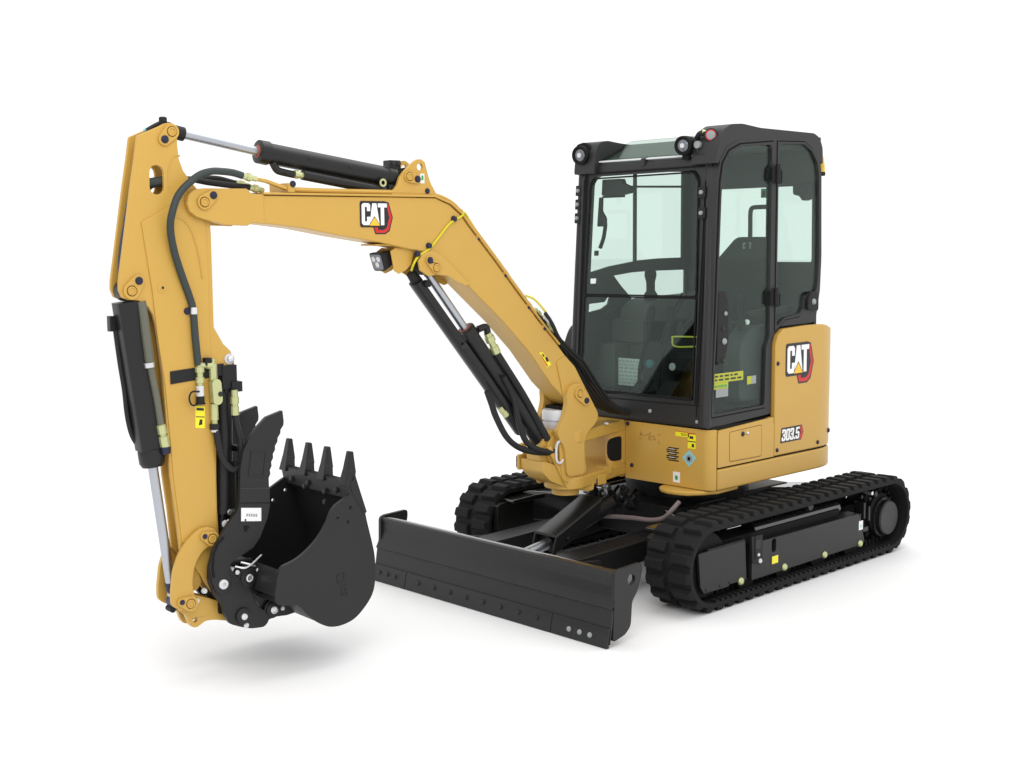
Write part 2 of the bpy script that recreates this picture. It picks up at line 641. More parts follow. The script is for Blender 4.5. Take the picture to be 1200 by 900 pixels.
sticker(boom, AM, rect(1.053, 1.028, 2.19, 2.237), -0.04, 1, DWH, [(rect(1.046, 1.034, 2.205, 2.228), DGR)])
logo(boom, AM, 1.407, 1.985, -1, 0.103, -0.0325, 1, slope=-0.0)
sticker(boom, AM, [(0.284, 1.313), (0.259, 1.312), (0.198, 1.243), (0.229, 1.227)], -0.0325, 1, DYE,
        [([(0.268, 1.305), (0.258, 1.304), (0.245, 1.290), (0.256, 1.287)], DBK), ([(0.246, 1.285), (0.228, 1.285), (0.216, 1.262), (0.232, 1.258)], DBK), ([(0.274, 1.297), (0.27, 1.297), (0.222, 1.236), (0.229, 1.232)], DRD)], "warning_sticker")
b = MB()                                                     # steel lines along the top of the lower boom
for n in (-0.045, -0.075, -0.15):
    b.tube([AM(0.80, 2.062, n), AM(0.752, 2.008, n), AM(0.58, 1.826, n), AM(0.455, 1.688, n), AM(0.28, 1.502, n), AM(0.20, 1.42, n)], 0.010, YEL, 8, 4)
b.build("hydraulic_line", boom)
b = MB()
for a, z in ((0.70, 1.925), (0.52, 1.735), (0.36, 1.563), (0.25, 1.445)):
    b.loft([AM(a + .012, z + .008, -.032), AM(a - .012, z - .018, -.032), AM(a - .03, z + .002, -.032), AM(a - .006, z + .028, -.032)],
           [AM(a + .012, z + .008, -.165), AM(a - .012, z - .018, -.165), AM(a - .03, z + .002, -.165), AM(a - .006, z + .028, -.165)], YEL)
b.build("line_clamp", boom, 0.002)
for a, z in ((0.69, 1.918), (0.515, 1.728), (0.355, 1.556), (0.245, 1.438)):
    bolt(AM(a, z, -0.032), LEFT, 0.008, boom)
b = MB()                                                     # steel lines along the top of the upper boom
for n in (-0.05, -0.18):
    b.tube([AM(1.80, 2.145, n), AM(1.60, 2.142, n), AM(1.30, 2.143, n), AM(1.0, 2.14, n), AM(.87, 2.108, n), AM(0.80, 2.060, n)], 0.011, YEL, 8, 4)
b.build("hydraulic_line", boom)
b = MB()
b.box(AM, 1.80, 1.765, 2.13, 2.172, -0.03, -0.2, YEL)
b.prism([(1.80, 2.155), (1.90, 2.185), (2.0, 2.20), (2.0, 2.188), (1.90, 2.170), (1.80, 2.140)], AM, -0.035, -0.065, YEL)
b.build("hose_bracket", boom, 0.003)
bolt(AM(1.776, 2.168, -0.03), LEFT, 0.013, boom)
# hoses from the boom tip over to the stick
b = MB()
b.tube([AM(2.03, 2.198, -.03), AM(2.075, 2.208, -.025), AM(2.13, 2.212, -.02), AM(2.19, 2.210, -.012), AM(2.255, 2.187, -.01), AM(2.337, 2.117, -.01), AM(2.374, 2.041, -.008), AM(2.382, 1.969, -.02),
        AM(2.362, 1.875, -.035), AM(2.33, 1.777, -.042), AM(2.296, 1.684, -.046), AM(2.279, 1.621, -.046), AM(2.272, 1.50, -.046), AM(2.263, 1.376, -.046)], 0.0155, HOS, 12, 6)
b.build("hydraulic_hose", boom)
b = MB()
b.tube([AM(1.975, 2.150, -.07), AM(2.06, 2.156, -.075), AM(2.16, 2.168, -.10), AM(2.24, 2.180, -.12), AM(2.33, 2.165, -.14), AM(2.42, 2.14, -.135), AM(2.44, 2.05, -.13)], 0.013, HOB, 10, 6)
b.tube([AM(2.0, 2.172, -.15), AM(2.08, 2.19, -.16), AM(2.16, 2.188, -.15), AM(2.24, 2.18, -.12)], 0.011, HOB, 10, 6)
b.build("hydraulic_hose", boom)
b = MB()
for a, z, n in ((2.03, 2.197, -.03), (1.975, 2.15, -.07), (2.0, 2.172, -.15)):
    b.lathe(AM(a, z, n), AM(a - 1, z - .18, n), [(0, .014), (.02, .014), (.021, .018), (.04, .018), (.041, .012), (.07, .012)], ZNC, 8)
b.build("hose_fitting", boom)
# cable to the work lamp
b = MB()
b.tube([AM(0.72, 2.0, -.06), AM(0.79, 2.05, -.026), AM(0.803, 2.035, -.027), AM(0.852, 2.012, -.027), AM(0.896, 1.985, -.027), AM(0.961, 1.919, -.027), AM(1.015, 1.869, -.027), AM(1.078, 1.836, -.027), AM(1.106, 1.80, -.03), AM(1.10, 1.765, -.06)], 0.0058, CBL, 8, 6)
b.tube([AM(0.72, 2.0, -.06), AM(0.70, 1.965, -.05)], 0.0058, CBL, 8)
b.tube([AM(0.38, 1.62, -.03), AM(0.33, 1.60, -.02), AM(0.28, 1.552, -.01), AM(0.25, 1.52, -.01)], 0.0058, CBL, 8, 6)
b.build("lamp_cable", boom)
for a, z in ((0.855, 2.018), (1.014, 1.885), (1.085, 1.845)):
    bolt(AM(a, z, -0.0325), LEFT, 0.014, boom, h=1.0, name="cable_clip")
b = MB()
b.tube([AM(0.27, 1.525, -.0), AM(0.22, 1.465, 0.0), AM(0.16, 1.395, -.02), AM(0.08, 1.33, -.05), AM(0.0, 1.24, -.08), AM(-0.12, 1.10, -.09)], 0.010, HOB, 10, 6)
for q, n in enumerate((-.05, -.085, -.12, -.155, -.19)):
    b.tube([AM(0.30, 1.52, n), AM(0.22, 1.45, n), AM(0.13, 1.37, n), AM(0.04, 1.30, n), AM(-0.06, 1.22, n), AM(-0.16, 1.10, n), AM(-0.28, 0.98, n), AM(-0.42, 0.92, n)], 0.019, HOB, 10, 6)
b.build("hose_bundle", boom)
b = MB()
b.strip([(0.155, 1.385), (0.06, 1.305), (-0.04, 1.235), (-0.14, 1.11), (-0.24, 1.0)], -0.012, AM, -0.02, -0.21, PLA)
b.build("hose_cover", boom, 0.003)
b = MB()
for q, (a, z) in enumerate(((0.262, 1.515), (0.225, 1.47), (0.30, 1.545))):
    b.lathe(AM(a, z, -.01 - .02 * q), AM(a - .6, z - .6, -.01 - .02 * q), [(0, .012), (.02, .012), (.021, .017), (.045, .017), (.046, .012), (.07, .012)], ZNC if q else WHT, 8)
b.build("hose_fitting", boom)
# work lamp below the boom
lamp = MB()
lamp.prism([(1.226, 1.860), (1.196, 1.877), (1.083, 1.866), (1.105, 1.794), (1.137, 1.766), (1.178, 1.75), (1.206, 1.765), (1.214, 1.80)], AM, -0.055, -0.061, YEL)
lamp.prism([(1.226, 1.860), (1.196, 1.877), (1.083, 1.866), (1.105, 1.794), (1.137, 1.766), (1.178, 1.75), (1.206, 1.765), (1.214, 1.80)], AM, -0.17, -0.176, YEL)
lamp.prism([(1.315, 1.896), (1.21, 1.893), (1.13, 1.876), (1.13, 1.868), (1.21, 1.884), (1.317, 1.888)], AM, -0.05, -0.18, YEL)
lampo = lamp.build("work_lamp", root, 0.002)
b = MB()
la, lz = 1.262, 1.812
fa = Vector((0.82, -0.0))


def LM(n, v, o):        # lamp face, tilted back
    return AM(1.252 + 0.30 * v + 0.95 * o, 1.813 + 0.95 * v - 0.30 * o, NC + n)


lampface = round_poly([(-.052, -.048), (.052, -.048), (.056, .046), (-.056, .046)], .018)
b.loft([LM(x, y, 0.012) for x, y in lampface], [LM(x * .55, y * .7, -.07) for x, y in lampface], PLA)
b.build("lamp_housing", lampo, 0.003)
b = MB()
b.loft([LM(x * .82, y * .82, 0.0125) for x, y in lampface], [LM(x * .82, y * .82, 0.016) for x, y in lampface], LEN)
for x, y in ((-.02, .014), (.02, .014), (0, -.014)):
    b.lathe(LM(x, y, .016), LM(x, y, 1), [(0, .015), (.003, .013), (.005, .006)], WHT, 12)
b.build("lens", lampo, 0.001)

# ------------------------------------------------------------------ stick (dipper arm)
stick_pts = [(2.493, 2.35), (2.396, 2.394), (2.373, 2.406), (2.35, 2.412), (2.326, 2.408), (2.313, 2.391), (2.314, 2.327), (2.309, 2.262), (2.291, 2.213), (2.264, 2.177),
             (2.215, 2.12), (2.176, 2.06), (2.170, 1.94), (2.171, 1.535), (2.153, 1.504), (2.128, 1.460), (2.094, 1.427), (2.080, 1.393), (2.086, 1.363), (2.113, 1.341), (2.158, 1.325), (2.168, 1.25),
             (2.177, 1.057), (2.183, 0.865), (2.184, 0.711), (2.18, 0.60), (2.17, 0.52), (2.155, 0.445), (2.141, 0.395), (2.152, 0.355), (2.185, 0.340), (2.225, 0.350), (2.273, 0.434), (2.327, 0.521), (2.37, 0.566),
             (2.383, 0.739), (2.401, 0.9), (2.409, 1.08), (2.419, 1.34), (2.439, 1.517), (2.446, 1.569), (2.455, 1.605), (2.476, 1.639), (2.514, 1.664), (2.562, 1.669),
             (2.588, 1.679), (2.600, 1.711), (2.599, 1.746), (2.581, 1.852), (2.532, 2.135), (2.512, 2.241)]
slot = obround((2.413, 2.196), (2.414, 2.143), 0.032)
slot = [(a, z) for a, z in obround((2.413, 2.200), (2.414, 2.140), 0.031)]
core = [(2.45, 1.95), (2.25, 2.05), (2.195, 1.99), (2.195, .70), (2.20, .56), (2.20, 0.43), (2.26, .46), (2.345, .60), (2.365, .75), (2.388, 1.08), (2.398, 1.34), (2.42, 1.6)]
b = MB()
b.prism(core, AM, -0.07, -0.16, YEL)
stick = b.build("stick", root, 0.004)
for n0, n1 in ((-0.065, -0.083), (-0.147, -0.165)):
    b = MB()
    b.prism(stick_pts, AM, n0, n1, YEL, [slot])
    b.build("side_plate", stick, 0.004)
# raised skin of the box section
skin = [(2.279, 2.108), (2.355, 2.063), (2.492, 1.993), (2.479, 1.887), (2.455, 1.707), (2.437, 1.488), (2.413, 1.303), (2.400, 1.08), (2.39, .9), (2.374, .739), (2.36, .60), (2.193, .60), (2.192, .711), (2.191, .865),
        (2.19, 1.057), (2.192, 1.25), (2.194, 1.535), (2.193, 1.80), (2.20, 1.99), (2.235, 2.08)]
for n0, n1 in ((-0.066, -0.059), (-0.164, -0.171)):
    b = MB()
    b.prism(skin, AM, n0, n1, YEL)
    b.build("box_skin", stick, 0.003)
b = MB()
b.tube([AM(2.36, 2.022, -.059), AM(2.31, 2.008, -.059), AM(2.27, 1.965, -.059), AM(2.245, 1.895, -.059), AM(2.23, 1.82, -.059), AM(2.222, 1.752, -.059)], 0.0055, YEL, 6, 5)
b.tube([AM(2.305, 2.275, -.065), AM(2.335, 2.27, -.065), AM(2.36, 2.21, -.065), AM(2.362, 2.14, -.065)], 0.004, YEL, 6, 5)
b.build("weld_seam", stick)
pin_set(stick, AM, (2.343, 2.374), (2.377, 2.340), -0.065, 1, 0.033, 0.026)
pin_set(stick, AM, (2.548, 1.706), (2.516, 1.748), -0.065, 1, 0.036, 0.027)
b = MB()
b.lathe(AM(2.410, 1.716, -.060), AM(2.41, 1.716, 0), [(0, .022), (.003, .022), (.0035, .012), (.006, .010), (.006, .004)], YEL, 20)
b.build("grease_boss", stick)
bolt(AM(2.410, 1.716, -.054), LEFT, 0.005, stick, DBK)
b = MB()
b.lathe(AM(2.343, 2.374, -.16), AM(2.343, 2.374, -.06), [(0, .025), (.09, .025)], STL)
b.build("cylinder_pin", stick)
b = MB()
b.tube([AM(2.365, 2.415, -.10), AM(2.40, 2.398, -.10), AM(2.43, 2.378, -.11)], .009, HOB, 8)
b.lathe(AM(2.36, 2.385, -.10), AM(2.36, 2.5, -.10), [(0, .014), (.03, .014), (.032, .017), (.048, .017), (.052, .011)], PLA, 12)
b.tube([AM(2.39, 2.405, -.11), AM(2.44, 2.378, -.115)], .006, DBL, 8)
b.build("grease_line", stick)
b = MB()                                                     # hose running in the channel on the far side
b.tube([AM(2.44, 2.16, -.11), AM(2.505, 2.10, -.115), AM(2.535, 1.98, -.12), AM(2.56, 1.85, -.12), AM(2.565, 1.75, -.115)], 0.012, BLU, 8, 6)
b.tube([AM(2.36, 2.17, -.10), AM(2.42, 2.16, -.11), AM(2.47, 2.15, -.115)], 0.020, HOS, 10, 4)
b.build("channel_hose", stick)
b = MB()
b.prism(circle2(2.103, 1.392, .024, 18), AM, -.060, -.066, WHT, [circle2(2.103, 1.392, .013, 14)])
b.lathe(AM(2.103, 1.392, -.064), AM(2.103, 1.392, 0), [(0, .014), (.02, .014), (.024, .009)], STL, 14)
b.build("ear_pin", stick)
b = MB()
b.loft([AM(2.39, 1.300, -.0585), AM(2.39, 1.356, -.0585), AM(2.135, 1.375, -.0585), AM(2.135, 1.322, -.0585)], [AM(2.39, 1.300, -.054), AM(2.39, 1.356, -.054), AM(2.135, 1.375, -.054), AM(2.135, 1.322, -.054)], PLA)
b.build("hose_strap", stick, 0.002)
sticker(stick, AM, [(2.276, 1.197), (2.231, 1.191), (2.235, 1.094), (2.280, 1.100)], -0.059, 1, DYE,
        [([(2.272, 1.188), (2.237, 1.183), (2.238, 1.172), (2.273, 1.177)], DBK), ([(2.276, 1.151), (2.235, 1.146), (2.2355, 1.142), (2.276, 1.147)], DBK), ([(2.258, 1.135), (2.246, 1.134), (2.247, 1.112), (2.264, 1.110)], DBK)] , "warning_sticker")
# fittings and couplers at the lower end of the hoses
b = MB()
fit = [(0, .013), (.016, .013), (.017, .02), (.04, .02), (.041, .014), (.06, .014), (.061, .019), (.085, .019), (.086, .013), (.10, .013)]
b.lathe(AM(2.258, 1.385, -.044), AM(2.258, 0.385, -.044), fit, ZNC, 10)
b.lathe(AM(2.258, 1.375, -.044), AM(1.258, 1.33, -.044), [(0, .012), (.03, .012), (.031, .017), (.055, .017)], ZNC, 10)
b.lathe(AM(2.259, 1.285, -.044), AM(2.259, 0.385, -.044), [(0, .017), (.045, .017)], WHT, 14)
b.lathe(AM(2.259, 1.240, -.044), AM(2.259, 0.385, -.044), [(0, .018), (.028, .018), (.03, .022), (.035, .022)], PLA, 14)
b.tube([AM(2.27, 1.262, -.03), AM(2.305, 1.262, -.03), AM(2.318, 1.235, -.03), AM(2.305, 1.205, -.03), AM(2.27, 1.208, -.03)], .004, PLA, 6)
b.build("quick_coupler", stick)
b = MB()
b.lathe(AM(2.194, 1.40, -.044), AM(2.194, .3, -.044), [(0, .012), (.02, .012), (.022, .018), (.09, .018), (.091, .013), (.11, .013), (.112, .018), (.16, .018), (.161, .014), (.19, .014)], ZNC, 10)
b.prism(obround((2.194, 1.29), (2.19, 1.22), .022), AM, -.044, -.012, ZNC)
b.lathe(AM(2.194, 1.20, -.044), AM(2.196, .3, -.044), [(0, .017), (.07, .017), (.072, .013), (.09, .013)], ZNC, 10)
b.lathe(AM(2.196, 1.112, -.044), AM(2.196, .3, -.044), [(0, .021), (.024, .021)], PLA, 12)
b.lathe(AM(2.196, 1.086, -.044), AM(2.196, .3, -.044), [(0, .016), (.01, .016)], WHT, 12)
b.build("shut_off_valve", stick)
bolt(AM(2.178, 1.245, -.012), LEFT, .010, stick, DBK)
b = MB()
b.loft([AM(2.235, 1.405, -.06), AM(2.205, 1.405, -.06), AM(2.205, 1.372, -.06), AM(2.235, 1.372, -.06)], [AM(2.235, 1.405, -.03), AM(2.205, 1.405, -.03), AM(2.205, 1.372, -.03), AM(2.235, 1.372, -.03)], PLA)
b.build("hose_clamp", stick, .002)
bolt(AM(2.30, 1.612, -.059), LEFT, .0135, stick, NAV, 0.9)
b = MB()
b.box(AM, 2.268, 2.292, 1.598, 1.628, -.06, -.026, WHT)
b.build("hose_clamp", stick, .003)

# ------------------------------------------------------------------ rams


def eye(b, P, M, a, z, rad, n0, n1, mat):
    b.prism(circle2(a, z, rad, 20), M, n0, n1, mat)


rod = MB()
rod.cyl(AM(2.30, 2.378, NC), AM(1.88, 2.309, NC), 0.020, CHM, 28)
eye(rod, None, AM, 2.343, 2.384, .034, -.09, -.14, PLA)
rod.cyl(AM(2.325, 2.382, NC), AM(2.262, 2.371, NC), 0.030, PLA)
b = MB()
ax0, ax1 = AM(1.905, 2.313, NC), AM(1.165, 2.216, NC)
ln = (ax1 - ax0).length
b.lathe(ax0, ax1, [(0, .040), (.004, .052), (.05, .053), (.052, .047), (ln - .05, .047), (ln - .045, .053), (ln, .053)], BLK, 28)
b.prism(circle2(1.123, 2.22, .045, 20), AM, -.065, -.165, BLK)
b.prism(rect(1.175, 1.12, 2.175, 2.262), AM, -.08, -.15, BLK)
stick_ram = b.build("stick_cylinder", root, 0.0)
rod.build("piston_rod", stick_ram, 0.0)
b = MB()
b.lathe(AM(1.907, 2.3135, NC), ax1, [(-.003, .022), (.002, .029), (.006, .026)], ORG, 24)
b.build("rod_seal", stick_ram)
b = MB()
b.tube([AM(1.835, 2.262, -.10), AM(1.82, 2.232, -.09), AM(1.79, 2.222, -.085), AM(1.74, 2.214, -.085)], .017, BLK, 10)
b.cyl(AM(1.69, 2.214, -.085), AM(1.235, 2.150, -.085), .024, BLK, 14)
b.prism(rect(1.225, 1.13, 2.135, 2.18), AM, -.06, -.15, BLK)
b.build("ram_hose", stick_ram)
b = MB()
b.lathe(AM(1.735, 2.216, -.085), AM(1.69, 2.21, -.085), [(0, .019), (.02, .019), (.021, .015), (.045, .015)], ZNC, 10)
b.prism(circle2(1.262, 2.188, .02, 12), AM, -.06, -.055, ZNC, [circle2(1.262, 2.188, .011, 12)])
b.build("hose_fitting", stick_ram)
b = MB()
b.box(AM, 1.20, 1.135, 2.258, 2.30, -.085, -.145, BLK)
b.build("port_block", stick_ram, .004)
bolt(AM(1.15, 2.285, -.085), LEFT, .012, stick_ram, DBK)
bolt(AM(1.18, 2.285, -.085), LEFT, .012, stick_ram, DBK)
bolt(AM(1.66, 2.288, -.068), LEFT, .008, stick_ram, BLK)
bolt(AM(1.44, 2.258, -.068), LEFT, .007, stick_ram, BLK)

BX = 0.0
b = MB()
p0, p1 = AM(2.547, 1.66, NC), AM(2.458, 0.946, NC)
ln = (p1 - p0).length
b.prism(circle2(2.548, 1.706, .045, 20), AM, -.09, -.14, BLK)
# squarish guard tube round the barrel
ax = (p1 - p0).normalized()
sd = Vector(ax.cross(LEFT)).normalized()
prof = round_poly([(-.046, -.052), (.046, -.052), (.046, .052), (-.046, .052)], .02)
b.loft([p0 + ax * .0 + LEFT * x + sd * y for x, y in prof], [p0 + ax * (ln - .075) + LEFT * x + sd * y for x, y in prof], BLK)
b.lathe(p0 + ax * (ln - .076), p1, [(0, .052), (.012, .054), (.06, .054), (.066, .050), (.076, .046)], BLK, 24)
bucket_ram = b.build("bucket_cylinder", root, 0.0)
b = MB()
b.cyl(AM(2.46, 0.96, NC), AM(2.39, 0.36, NC), 0.021, CHM, 28)
b.build("piston_rod", bucket_ram)
b = MB()
b.prism(circle2(2.374, .332, .036, 20), AM, -.09, -.14, BLU)
b.cyl(AM(2.397, 0.42, NC), AM(2.38, 0.35, NC), 0.026, NAV)
b.prism(circle2(2.40, .30, .014, 12), AM, -.09, -.14, PLA)
b.build("rod_eye", bucket_ram)
b = MB()
b.tube([AM(2.59, 1.60, -.15), AM(2.585, 1.53, -.15), AM(2.572, 1.40, -.15), AM(2.557, 1.28, -.15), AM(2.549, 1.17, -.15), AM(2.53, 1.08, -.15), AM(2.495, 1.02, -.145)], .011, HOB, 8, 6)
b.box(AM, 2.615, 2.59, 1.535, 1.60, -.135, -.165, BLK)
b.build("ram_hose", bucket_ram)
b = MB()
b.tube([AM(2.50, 1.66, -.075), AM(2.494, 1.60, -.07), AM(2.486, 1.50, -.065), AM(2.474, 1.38, -.065)], .020, OLV, 10, 5)
b.tube([AM(2.474, 1.38, -.065), AM(2.452, 1.25, -.065), AM(2.436, 1.12, -.065)], .015, OLV, 10, 5)
b.build("ram_pipe", bucket_ram)
b = MB()
b.lathe(AM(2.481, 1.40, -.065), AM(2.47, 1.30, -.065), [(0, .023), (.02, .023)], STL, 14)
b.lathe(AM(2.437, 1.13, -.065), AM(2.42, 1.03, -.065), [(0, .015), (.004, .02), (.04, .02), (.042, .015), (.05, .015), (.052, .021), (.10, .021)], ZNC, 10)
b.lathe(AM(2.421, 1.032, -.065), AM(2.419, 1.0, -.065), [(0, .022), (.03, .02)], NAV, 10)
b.build("hose_fitting", bucket_ram)

# lift cylinder below the boom, with the long guard over its rod
b = MB()
q0, q1 = AM(0.985, 1.777, NC), AM(0.163, 0.765, NC)
bx = (q1 - q0).normalized()
lq = (q1 - q0).length


def lift(s, perp, n):
    pv = Vector(bx.cross(LEFT)).normalized()
    if pv.z > 0:
        pv = -pv
    return q0 + bx * s + pv * perp + LEFT * n


b.lathe(lift(.40, 0, 0), q1, [(0, .036), (.006, .050), (.06, .052), (.062, .046), (lq - .40 - .03, .046)], BLK, 24)
b.cyl(q1 - LEFT * .05, q1 + LEFT * .05, .05, BLK, 20)
boom_ram = b.build("boom_cylinder", root)
b = MB()
b.cyl(lift(.04, 0, 0), lift(.43, 0, 0), .021, CHM, 28)
b.cyl(q0 - LEFT * .045, q0 + LEFT * .045, .036, PLA, 20)
b.build("piston_rod", boom_ram)
b = MB()
b.lathe(lift(.397, 0, 0), q1, [(0, .024), (.002, .029), (.008, .029)], ORG, 24)
b.build("rod_seal", boom_ram)
b = MB()
gp = round_poly([(-.043, -.060), (.043, -.060), (.043, -.100), (.0, -.114), (-.043, -.100)], .016)
b.loft([lift(.02, -y, x) for x, y in gp], [lift(lq - .20, -y - .016, x) for x, y in gp], BLK)
b.loft([lift(.40, .06, -.03), lift(.40, .06, .03), lift(.40, .03, .03), lift(.40, .03, -.03)], [lift(.44, .06, -.03), lift(.44, .06, .03), lift(.44, .03, .03), lift(.44, .03, -.03)], BLK)
b.build("rod_guard", boom_ram, .004)
b = MB()
b.lathe(lift(.0, .075, .0), lift(.1, .075, .0), [(-.03, .025), (.03, .03), (.05, .02)], PLA, 12)
b.lathe(lift(.05, .06, .05), lift(.05, .06, 1), [(-.02, .018), (.012, .018)], PLA, 12)
b.build("guard_mount", boom_ram)
bolt(lift(.44, .085, .051), LEFT, .014, boom_ram, DBK)
b = MB()
b.tube([lift(.45, -.05, .02), lift(.47, -.09, .03), lift(.51, -.075, .03)], .018, BLK, 10)
b.tube([lift(.62, -.055, .03), lift(.72, -.05, .035), lift(.9, -.045, .035), lift(1.05, -.03, .04), lift(1.2, -.01, .05)], .022, HOB, 10)
b.build("ram_hose", boom_ram)
b = MB()
b.lathe(lift(.50, -.078, .03), lift(.62, -.058, .03), [(0, .02), (.02, .02), (.021, .026), (.05, .026), (.051, .018), (.08, .018), (.081, .024), (.12, .024)], ZNC, 10)
b.lathe(lift(.86, .10, .02), lift(.93, .10, .03), [(0, .013), (.03, .013), (.031, .017), (.06, .017)], ZNC, 10)
b.build("hose_fitting", boom_ram)
b = MB()
b.tube([AM(0.63, 1.13, -.055), AM(0.60, 1.06, -.055), AM(0.575, 0.99, -.05), AM(0.51, 0.88, -.045), AM(0.43, 0.815, -.04), AM(0.31, 0.775, -.04), AM(0.15, 0.752, -.05)], .0165, HOB, 10, 6)
b.tube([AM(0.52, 1.20, -.055), AM(0.45, 1.08, -.055), AM(0.425, 0.96, -.045), AM(0.375, 0.84, -.04), AM(0.28, 0.78, -.025), AM(0.14, 0.755, -.045)], .0165, HOB, 10, 6)
b.build("swing_hose", boom_ram)

# ------------------------------------------------------------------ bucket linkage
link_pts = [(2.312, 0.639), (2.284, 0.655), (2.243, 0.658), (2.208, 0.640), (2.196, 0.604), (2.212, 0.576), (2.267, 0.561), (2.303, 0.519), (2.321, 0.478), (2.330, 0.412),
            (2.321, 0.360), (2.314, 0.331), (2.328, 0.300), (2.362, 0.296), (2.400, 0.310), (2.431, 0.336), (2.430, 0.392), (2.417, 0.485), (2.389, 0.556), (2.352, 0.605)]
link_pts = round_poly(link_pts, .02, 3)
for n0, n1 in ((-.035, -.058), (-.172, -.195)):
    b = MB()
    b.prism(link_pts, AM, n0, n1, YEL)
    b.build("bucket_link", root, .004)
pl = round_poly([(2.40, 0.350), (2.37, 0.372), (2.309, 0.355), (2.235, 0.325), (2.14, 0.279), (2.12, 0.222), (2.15, 0.206), (2.222, 0.226), (2.264, 0.228), (2.285, 0.216), (2.304, 0.207), (2.328, 0.212), (2.342, 0.236), (2.352, 0.272), (2.385, 0.30)], .015, 3)
b = MB()
b.prism(pl, AM, -.062, -.088, YEL, [circle2(2.311, .242, .012, 14)])
b.prism([(x, y - .000) for x, y in pl], AM, -.142, -.168, YEL, [circle2(2.311, .242, .012, 14)])
b.box(AM, 2.26, 2.18, .265, .30, -.086, -.144, YEL)
plink = b.build("power_link", root, .003)
pin_set(plink, AM, (2.234, 0.604), (2.270, 0.620), -.035, 1, .034, .020, br=.010)
pin_set(plink, AM, (2.347, 0.331), (2.388, 0.345), -.035, 1, .034, .020, br=.010)
bolt(AM(2.306, 0.330, -.05), LEFT, .011, plink, WHT)
b = MB()
b.prism(round_poly([(2.35, .52), (2.29, .50), (2.26, .40), (2.29, .36), (2.34, .40)], .02), AM, -.085, -.145, YEL)
b.cyl(AM(2.234, .604, -.036), AM(2.234, .604, -.194), .024, STL)
b.cyl(AM(2.347, .331, -.036), AM(2.347, .331, -.194), .024, STL)
b.build("link_boss", plink, .003)

# ------------------------------------------------------------------ quick coupler
cp = round_poly([(2.263, 0.488), (2.240, 0.545), (2.205, 0.56), (2.172, 0.50), (2.160, 0.455), (2.130, 0.421), (2.090, 0.390), (2.060, 0.34), (2.045, 0.29), (2.01, 0.245), (1.975, 0.235), (1.975, 0.185),
                 (2.0, 0.160), (2.067, 0.166), (2.114, 0.182), (2.172, 0.208), (2.196, 0.251), (2.205, 0.299), (2.247, 0.358), (2.268, 0.427)], .015, 3)
b = MB()
for n0, n1 in ((.0, -.03), (-.20, -.23)):
    b.prism(cp, AM, n0, n1, CHR)
b.prism(rect(2.20, 2.10, .25, .36), AM, -.04, -.19, PIT)
coupler = b.build("quick_hitch", root, .004)
b = MB()
for a, z, rr in ((2.208, .401, .042), (2.108, .236, .036)):
    b.lathe(AM(a, z, 0.0), AM(a, z, 1), [(0, rr), (.010, rr), (.012, rr - .005)], CHR, 24)
b.build("pin_boss", coupler)
b = MB()
b.lathe(AM(2.208, .401, .011), AM(2.208, .401, 1), [(0, .021), (.010, .021), (.013, .015), (.013, .009), (.006, .008)], WHT, 20)
b.lathe(AM(2.112, .236, .011), AM(2.112, .236, 1), [(0, .015), (.012, .015), (.014, .011)], STL, 20)
b.cyl(AM(2.112, .236, .01), AM(2.112, .236, -.24), .02, STL)
b.cyl(AM(2.208, .401, .01), AM(2.208, .401, -.24), .024, STL)
b.build("hitch_pin", coupler)
bolt(AM(2.094, .187, 0), LEFT, .011, coupler, WHT)
bolt(AM(2.275, .373, -.04), LEFT, .011, coupler, WHT, 1.2)
b = MB()
hook = round_poly([(1.995, .245), (1.93, .262), (1.88, .245), (1.84, .238), (1.825, .214), (1.825, .190), (1.87, .185), (1.93, .190), (1.98, .18), (2.0, .21)], .01, 3)
b.prism(hook, AM, -.02, -.05, CHR)
b.prism(hook, AM, -.18, -.21, CHR)
b.build("hitch_hook", coupler, .003)
b = MB()
b.tube([AM(2.13, .46, -.02), AM(2.09, .452, .0), AM(2.05, .468, .0), AM(1.99, .488, -.03)], .0045, STL, 8)
b.tube([AM(2.10, .475, -.02), AM(2.07, .465, .0), AM(2.04, .452, .0)], .0045, STL, 8)
b.tube([AM(2.14, .47, -.06), AM(2.08, .47, -.06), AM(2.02, .46, -.08)], .012, PLA, 8)
b.build("locking_spring", coupler)

# ------------------------------------------------------------------ thumb
tp = [(1.884, 1.148)]
for k in range(15):
    t = k / 14
    a0 = 1.879 + .085 * t + .012 * math.sin(t * 3.14)
    z0 = 1.097 - .249 * t
    tp.append((a0 - (.006 if k % 2 else 0), z0))
tp += [(1.963, 0.789), (1.961, 0.722), (1.976, 0.665), (2.016, 0.581), (2.052, 0.54), (2.104, 0.517), (2.145, 0.503), (2.172, 0.480), (2.178, 0.452), (2.166, 0.42), (2.172, .385), (2.20, 0.362),
       (2.235, 0.374), (2.258, 0.41), (2.270, 0.49), (2.251, 0.56), (2.214, 0.61), (2.175, 0.664), (2.127, 0.718), (2.117, 0.744), (2.110, 0.828), (2.105, 0.904), (2.090, 0.979), (2.057, 1.037), (2.021, 1.079), (1.968, 1.125)]
b = MB()
b.prism(tp, AM, .013, -.012, CHR)
thumb = b.build("thumb", root, .003)
b = MB()
b.prism([(a, z) for a, z in tp[:17]] + tp[-9:], AM, -.215, -.24, CHR)
b.build("thumb_plate", thumb, .003)
b = MB()
b.loft([AM(2.113, .824, .014), AM(1.962, .806, .014), AM(1.963, .731, .014), AM(2.118, .751, .014)], [AM(2.110, .818, .020), AM(1.966, .800, .020), AM(1.966, .737, .020), AM(2.114, .757, .020)], CHR)
b.build("wear_plate", thumb, .002)
b = MB()
o1 = [(2.05, .984), (1.973, .974), (1.989, .859), (2.068, .869)]
